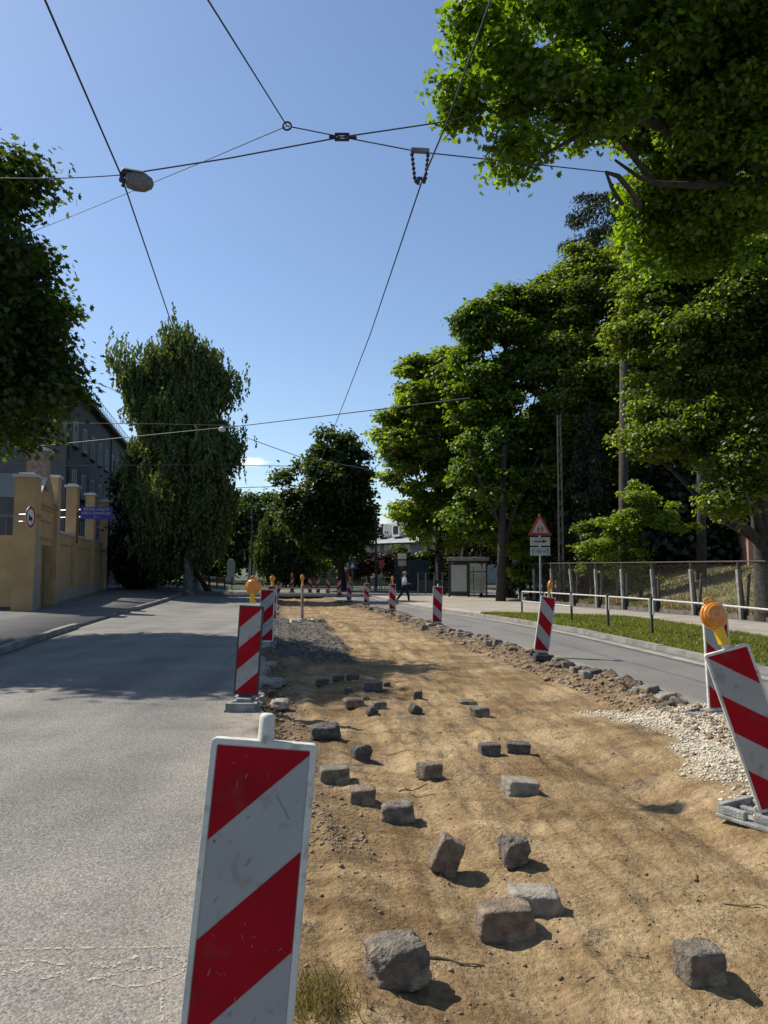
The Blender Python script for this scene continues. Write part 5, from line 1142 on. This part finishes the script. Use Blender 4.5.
# ring, clamp, hanger, bracket
mb = MB(); n = 14; R_ = .045; mb.tube([Vector((R_ * math.cos(6.2832 * k / n), 0, R_ * math.sin(6.2832 * k / n))) for k in range(n + 1)], .011, 6, cap=False); tag(mb.build('cable_ring', M['wire'], loc=pR), 'small steel ring joining three cables in the sky', 'ring')
cl = empty('cable_clamp', pC, 'dark cable clamp where the span cables cross in the open sky', 'clamp')
mb = MB()
for dz in (-.035, .035): mb.box((0, 0, dz), (.17, .03, .022))
for dx in (-.075, .075): mb.box((dx, 0, 0), (.022, .03, .06))
mb.build('frame', M['wire'], cl, bevel=.004); mb = MB(); mb.tube([(-.15, 0, 0), (-.075, 0, 0)], .02, 7); mb.tube([(.075, 0, 0), (.17, 0, -.01)], .02, 7); mb.build('sleeve', M['wire'], cl)
hg = empty('insulated_hanger', pI, 'U-shaped insulated hanger with beaded arms on the right contact wire', 'hanger', rot=(0, .06, 0))
mb = MB(); mb.box((0, 0, .015), (.21, .05, .05)); mb.build('bar', M['lampgrey'], hg, bevel=.006)
for s_ in (-1, 1):
    mb = MB(); a = Vector((s_ * .095, 0, 0)); b = Vector((s_ * .055 + .02, 0, -.36)); c = Vector((.02, 0, -.32)); mb.tube([a, b], .011, 6)
    for k in range(6): p = a.lerp(b, .1 + k * .15); mb.lathe([(.012, -.018), (.022, -.008), (.022, .008), (.012, .018)], p, 8)
    mb.tube([b, c + Vector((0, 0, .02))], .018, 6); mb.build('beaded_arm', M['wire'], hg)
mb = MB(); mb.tube([(.0, 0, -.3), (.0, 0, -.38)], .02, 7); mb.build('wire_clip', M['wire'], hg)
ft = empty('street_lamp', P(133, 178, 8.25), 'grey luminaire hanging from the span cable beside the left contact wire', 'street lamp', rot=(.25, .12, .1))
mb = MB(); mb.lathe([(.03, -.14), (.085, -.11), (.105, -.02), (.10, .08), (.06, .15), (.02, .17)], (.055, 0, -.03), 14, 'X'); mb.build('housing', M['lampgrey'], ft, smooth=True)
mb = MB(); mb.lathe([(.02, -.05), (.05, -.03), (.05, .03), (.02, .05)], (-.08, 0, .045), 12, 'X'); mb.build('ballast', M['wire'], ft, smooth=True)
mb = MB(); mb.box((.02, -.02, .072), (.2, .12, .012)); mb.build('cover', M['signwhite'], ft, bevel=.004)
mb = MB(); mb.tube([(-.03, 0, .02), (-.03, 0, .09)], .012, 6); mb.tube([(.06, 0, .02), (.06, 0, .09)], .012, 6); mb.build('hook', M['wire'], ft)
wc = empty('wire_clip', pL, 'knobbly clip where the left contact wire meets the span cable', 'clip')
mb = MB(); mb.tube([(0, 0, .03), (.01, 0, -.04), (.03, .0, -.09), (.025, 0, -.13)], [.02, .026, .016, .022], 7); mb.box((.01, 0, -.06), (.05, .04, .03)); mb.build('body', M['wire'], wc)
fl = empty('street_lamp', P(222, 429, 44), 'small faraway lamp hung on a wire in front of the birch', 'street lamp')
mb = MB(); mb.lathe([(.02, .14), (.12, .10), (.2, .0), (.22, -.08), (.1, -.16)], n=14); mb.build('shade', M['signwhite'], fl, smooth=True); mb = MB(); mb.tube([(0, 0, .1), (0, 0, .3)], .02, 5); mb.build('hook', M['wire'], fl)
# bare bracket branch at the end of the cable
mb = MB(); o0 = P(606, 172, 9.9); mb.tube([Vector((0, 0, 0)), P(618, 176, 10.2) - o0, P(628, 188, 10.6) - o0, P(640, 205, 11) - o0], [.02, .035, .04, .04], 7); mb.tube([Vector((0, 0, 0)), P(612, 188, 10) - o0, P(622, 204, 10.3) - o0], [.018, .025, .03], 6)
tag(mb.build('wire_bracket', M['bark'], loc=o0), 'dark crooked bracket poking out of the leaves where the cable ends', 'bracket')

# ------------------------------------------------------------------ far things
# house with dormers
hb = Vector((-3.9, 94, float(ter(-3.9, 94)))); hs = empty('house', hb, 'old grey house with tin roof, white dormers and chimneys beyond the round tree', 'house', rot=(0, 0, -.85))
kz = 88 / F; hw = 12; ez = 4.7
mb = MB(); mb.box((hw / 2, 4, ez / 2), (hw, 8, ez)); mb.build('wall', M['housewall'], hs)
mb = MB(); mb.prism([(-.4, ez + .003), (hw + .4, ez + .003), (hw - 1, ez + 3.0), (1.6, ez + 3.0)], -.5, 8.5) if False else None
mb.add([(-.5, -.6, ez + .003), (hw + .5, -.6, ez + .003), (hw + .5, 8.6, ez + .003), (-.5, 8.6, ez + .003), (2.0, 4, ez + 2.7), (hw - 2, 4, ez + 2.7)], [(0, 3, 2, 1), (0, 1, 5, 4), (1, 2, 5), (2, 3, 4, 5), (3, 0, 4)])
rf = mb.build('roof', M['houseroof'], hs)
for x_ in (2.6, 5.2, 7.8):
    mb = MB(); mb.box((x_, .9, ez + 1.5), (1.3, 1.6, 1.5)); mb.build('dormer', M['housewhite'], rf)
    mb = MB(); mb.box((x_, .09, ez + 1.5), (.8, .04, .9)); mb.build('dormer_window', M['glass'], rf)
for x_ in (3.4, 6.4, 9.5): mb = MB(); mb.box((x_, 4.2, ez + 2.6), (1.1, .9, 1.8)); mb.build('chimney', M['housewhite'], rf)
for k in range(6):
    x_ = 1.4 + k * 1.7; mb = MB(); mb.box((x_, -.03, 3.9), (.95, .08, 1.3)); w0 = mb.build('window', M['housewhite'], hs); mb = MB(); mb.box((x_, -.08, 1.9), (.9, .06, 1.2)); mb.build('window', M['glass'], hs)
# pale arched building behind the shelter trees
pbd = Vector((13.2, 92, float(ter(13, 92)))); pv = empty('pale_building', pbd, 'cream building with an arched top glimpsed between trunks behind the bus shelter', 'building', rot=(0, 0, -.1))
mb = MB(); mb.box((0, 3, 2.6), (13, 6, 5.2)); mb.build('wall', M['housewhite'], pv); mb = MB(); mb.prism([(2.4 * math.cos(math.pi * k / 12), 5.205 + 1.5 * math.sin(math.pi * k / 12)) for k in range(13)], .2, 2); mb.build('arched_gable', M['housewhite'], pv)
for x_ in (-4.5, -1.5, 1.5, 4.5): mb = MB(); mb.box((x_, -.03, 3.2), (1.2, .08, 1.8)); mb.build('window', M['glass'], pv)
# brick and white wall corner seen under the linden
bb = on((748 - 384) / F * 38, 38); bw_ = empty('brick_house', bb, 'pink brick house corner with a white wall strip behind the thick linden trunk', 'building', rot=(0, 0, -.25))
mb = MB(); mb.box((.25, 2.5, .6), (.5, 5, 2.6)); mb.build('wall', mat('pink_brick', (.42, .22, .16), (.3, .15, .11), 12, .9, .4, 20), bw_); mb = MB(); mb.box((2.42, 2.4, .65), (3.8, 5, 2.7)); mb.build('white_wall', M['housewhite'], bw_)
# slate gate and picket between house and shelter
sg_ = on((400 - 384) / F * 66, 66); sgt = empty('slate_gate', sg_, 'dark slate-blue board gate right of the lilac shrub', 'gate', rot=(0, 0, -.1))
mb = MB(); mb.box((1.0, 0, 1.3), (3.0, .1, 2.6)); mb.build('panel', M['bluefence'], sgt)
mb = MB()
for k in range(5): mb.box((-.2 + k * .6, -.07, 1.3), (.05, .05, 2.5))
mb.build('batten', M['bluefence'], sgt)
cf = on((418 - 384) / F * 56, 56); cfe = empty('bar_fence', cf, 'low fence with pale square pillars left of the bus shelter', 'fence', rot=(0, 0, -.15))
for x_ in (0, .55, 1.15, 1.75, 2.5): mb = MB(); mb.box((x_, 0, .8), (.09, .09, 1.6)); mb.build('post', M['post'], cfe)
mb = MB(); mb.box((1.25, 0, 1.58), (2.6, .06, .08)); mb.box((1.25, .04, .6), (2.5, .03, .9)); mb.build('rail', M['postdark'], cfe)
# small white railing by the far crossing
wr = G(374, 591, ter); wre = empty('white_railing', wr, 'short white tubular railing on the grass patch left of the walking person', 'railing', rot=(0, 0, -.25))
wr_w = 17 * wr.y / F; mb = MB()
for q in (.65, 1.15): mb.tube([(0, 0, q), (wr_w, 0, q)], .035, 6)
mb.build('bar', M['railwhite'], wre); 
for k in range(4): mb = MB(); mb.tube([(wr_w * k / 3, 0, 0), (wr_w * k / 3, 0, 1.15)], .035, 6); mb.build('post', M['railwhite'], wre)
# low wall of the house garden
lw = on((300 - 384) / F * 82, 82); lwe = empty('garden_fence', lw, 'pale low fence with gaps under the far shrubs', 'fence', rot=(0, 0, -.02))
mb = MB(); mb.box((6, 0, .4), (14, .2, .8)); mb.build('base', M['housewall'], lwe)
for k in range(15): mb = MB(); mb.box((-.8 + k, -.02, .85), (.3, .3, 1.7)); mb.build('pillar', M['housewall'], lwe)
mb = MB(); mb.box((6, 0, 1.35), (14, .05, .1)); mb.box((6, 0, 1.05), (14, .05, .08)); mb.build('rail', M['housewall'], lwe)
# far street furniture on the left
def post_sign(px, py_base, Y_, top_py, plates, lab, name='road_sign'):
    b = on((px - 384) / F * Y_, Y_); r0 = empty(name, b, lab, 'road sign'); k = Y_ / F; zt = P(px, top_py, Y_).z - b.z
    mb = MB(); mb.tube([(0, 0, 0), (0, 0, zt)], .04, 6); mb.build('pole', M['lampgrey'], r0)
    for (dx, pa, pb_, wpx, m_, shp) in plates:
        za, zb = P(px, pb_, Y_).z - b.z, P(px, pa, Y_).z - b.z; mb = MB()
        if shp == 'box': mb.box((dx * k, -.06, (za + zb) / 2), (wpx * k, .04, zb - za))
        else: mb.lathe([(wpx * k / 2, -.08), (wpx * k / 2, -.04)], (dx * k, 0, (za + zb) / 2), 20, 'Y')
        pl = mb.build('plate', M[m_], r0)
        if m_ == 'bluesq': mb = MB(); mb.prism([(dx * k - wpx * k * .25, za + (zb - za) * .2), (dx * k + wpx * k * .25, za + (zb - za) * .2), (dx * k, za + (zb - za) * .8)], -.085, -.081); mb.build('symbol', M['signwhite'], pl)
    return r0
post_sign(196, 590, 60, 545, [(0, 544, 556, 9, 'blue', 'disc'), (-3.2, 559.5, 563.5, 3.6, 'signwhite', 'box'), (2, 559.5, 563.5, 3.6, 'signwhite', 'box')], 'dim blue round sign over two small white plates by the left kerb')
cb = on((196 - 384) / F * 62, 62); ce = empty('utility_cabinet', cb, 'pale grey utility cabinet under the far round sign', 'cabinet')
mb = MB(); mb.box((0, 0, .85), (.8, .5, 1.2)); mb.box((0, 0, .12), (.84, .54, .24)); mb.build('body', M['signgrey'], ce, bevel=.02); mb = MB(); mb.box((0, -.255, .85), (.5, .01, .7)); mb.build('door', M['lampgrey'], ce)
st = on((231.5 - 384) / F * 84, 84); se = empty('advert_pillar', st, 'tall pale round-topped pillar at the far left junction', 'pillar')
mb = MB(); mb.prism([(-.4, 0), (.4, 0), (.4, 2.2)] + [(.4 * math.cos(math.pi * k / 8), 2.2 + .6 * math.sin(math.pi * k / 8)) for k in range(1, 8)] + [(-.4, 2.2)], -.15, .15); mb.build('body', M['signgrey'], se, bevel=.03); mb = MB(); mb.box((0, 0, .08), (1.0, .5, .16)); mb.build('base', M['foot'], se)
ob = on((252 - 384) / F * 80, 80); oe = empty('white_obelisk', ob, 'narrow white tapering column behind the amber lamp of the black-framed board', 'column')
mb = MB(); mb.add([(-.45, -.3, 0), (.45, -.3, 0), (.45, .3, 0), (-.45, .3, 0), (-.2, -.15, 2.9), (.2, -.15, 2.9), (.2, .15, 2.9), (-.2, .15, 2.9)], [(0, 1, 5, 4), (1, 2, 6, 5), (2, 3, 7, 6), (3, 0, 4, 7), (4, 5, 6, 7), (0, 3, 2, 1)]); mb.build('shaft', M['housewhite'], oe)
for k, (px, lab) in enumerate(((206, 'orange and white road barrier, leftmost at the far junction'), (214, 'orange and white road barrier, second at the far junction'), (221.5, 'orange road barrier, third at the far junction'), (229, 'orange road barrier in front of the round-topped pillar'))):
    Y_ = 72; b = on((px - 384) / F * Y_, Y_); be = empty('road_barrier', b, lab, 'barrier', 'barriers closing the far junction'); wd = .66
    for x_ in (-wd / 2, wd / 2): mb = MB(); mb.box((x_, 0, .5), (.05, .3, 1.0)); mb.build('leg', M['postdark'], be)
    for zz in (.85, .5): mb = MB(); mb.box((0, 0, zz), (wd, .05, .24)); mb.build('plank', M['orange'] if k % 2 == 0 or zz < .6 else M['signwhite'], be)
post_sign(352.5, 590, 62, 556, [(0, 561, 569, 8, 'bluesq', 'box')], 'blue square crossing sign at the left of the lilac shrub')
post_sign(381.5, 590, 60, 560, [(0, 560, 568, 5, 'signred', 'box')], 'small faded red sign on a thin pole right of the lilac shrub')
post_sign(402, 592, 60, 552, [(0, 553.5, 559, 9, 'signwhite', 'box'), (0, 560.5, 566, 8, 'signgrey', 'box')], 'pale bus stop flag sign above the walking person')
lp = on((376 - 384) / F * 64, 64); le = empty('street_pole', lp, 'tall dark utility pole standing before the house with dormers', 'pole')
mb = MB(); mb.tube([(0, 0, 0), (0, 0, P(376, 505, 64).z - lp.z)], [.11, .07], 8); mb.build('shaft', M['postdark'], le); mb = MB(); mb.lathe([(.16, 0), (.16, .2), (.11, .25)], n=8); mb.build('base', M['foot'], le)
lp = on((252 - 384) / F * 74, 74); le = empty('street_pole', lp, 'slim dark pole left of the light willow', 'pole')
mb = MB(); mb.tube([(0, 0, 0), (0, 0, 7.5)], [.09, .06], 8); mb.build('shaft', M['postdark'], le); mb = MB(); mb.lathe([(.14, 0), (.14, .2), (.09, .25)], n=8); mb.build('base', M['foot'], le)

# ------------------------------------------------------------------ walking person
pb0 = G(404, 600, ter); pb0.y = 44; pb0.x = (404 - 384) / F * 44; pb0.z = float(ter(pb0.x, 44))
person = empty('person', pb0, 'person in white shirt and black trousers striding across the right-hand road', 'person', rot=(0, 0, .35))
def skin(name, verts, edges, rad, m, parent, sub=2):
    me = bpy.data.meshes.new('tmp'); me.from_pydata(verts, edges, []); o = bpy.data.objects.new('tmp', me); COL.objects.link(o)
    sk = o.modifiers.new('skin', 'SKIN'); me.skin_vertices[0].data[0].use_root = True
    for i, r in enumerate(rad): me.skin_vertices[0].data[i].radius = (r, r) if not isinstance(r, tuple) else r
    sb_ = o.modifiers.new('sub', 'SUBSURF'); sb_.levels = sub; sb_.render_levels = sub
    bpy.context.view_layer.update(); m2 = bpy.data.meshes.new_from_object(o.evaluated_get(bpy.context.evaluated_depsgraph_get())); bpy.data.objects.remove(o)
    m2.name = name; m2.materials.clear(); m2.materials.append(m); m2.shade_smooth(); r_ = bpy.data.objects.new(name, m2); COL.objects.link(r_); r_.parent = parent; return r_
J = [(0, 0, .92), (0, 0, 1.12), (.01, 0, 1.36), (.03, 0, 1.46), (.05, 0, 1.56), (.055, 0, 1.66),           # 0-5 pelvis..head
     (0, -.09, .88), (.20, -.10, .50), (.27, -.10, .09), (.37, -.10, .05),                                    # 6-9 front leg
     (0, .09, .88), (-.12, .10, .50), (-.42, .10, .16), (-.35, .10, .06),                                     # 10-13 rear leg
     (0, -.19, 1.38), (.05, -.22, 1.12), (.27, -.16, 1.06), (.34, -.14, 1.07),                                # 14-17
     (0, .19, 1.38), (.04, .22, 1.12), (.26, .16, 1.04), (.33, .14, 1.05)]                                    # 18-21
Ed = [(0, 1), (1, 2), (2, 3), (3, 4), (4, 5), (0, 6), (6, 7), (7, 8), (8, 9), (0, 10), (10, 11), (11, 12), (12, 13), (2, 14), (14, 15), (15, 16), (16, 17), (2, 18), (18, 19), (19, 20), (20, 21)]
Rd = [.12, .11, .11, .05, .085, .075, .085, .06, .04, .035, .085, .06, .04, .035, .05, .04, .03, .028, .05, .04, .03, .028]
skin('body', J, Ed, Rd, M['skin'], person)
ti = [0, 1, 2, 14, 15, 18, 19]; skin('shirt', [J[i] for i in ti], [(0, 1), (1, 2), (2, 3), (3, 4), (2, 5), (5, 6)], [.15, .14, .14, .07, .06, .07, .06], M['shirt'], person)
li = [0, 6, 7, 8, 10, 11, 12]; skin('trousers', [J[i] for i in li], [(0, 1), (1, 2), (2, 3), (0, 4), (4, 5), (5, 6)], [.14, .11, .08, .06, .11, .08, .06], M['trouser'], person)
mb = MB(); mb.box((.35, -.10, .045), (.26, .09, .08)); mb.box((-.40, .10, .08), (.26, .09, .08), rot=(0, .7, 0)); mb.build('shoes', M['trouser'], person, bevel=.02)
mb = MB(); mb.lathe([(.115, 0), (.115, .04), (.10, .10), (.05, .13)], (.05, 0, 1.64), 14); mb.box((.17, 0, 1.655), (.14, .14, .015)); mb.build('cap', M['cap_hat'], person, smooth=False)
bag = empty('shoulder_bag', pb0 + Vector((.34, .05, 0)), 'small black bag held in front of the walking person', 'bag', rot=(0, 0, .35)); mb = MB(); mb.box((.06, -.02, .97), (.3, .14, .2)); mb.build('body', M['trouser'], bag, bevel=.02); mb = MB(); mb.tube([(-.06, -.02, 1.06), (0, -.02, 1.14), (.1, -.02, 1.14), (.18, -.02, 1.06)], .012, 6); mb.build('handle', M['trouser'], bag)
# parent inverse is identity everywhere: parts are modelled in their thing's own space
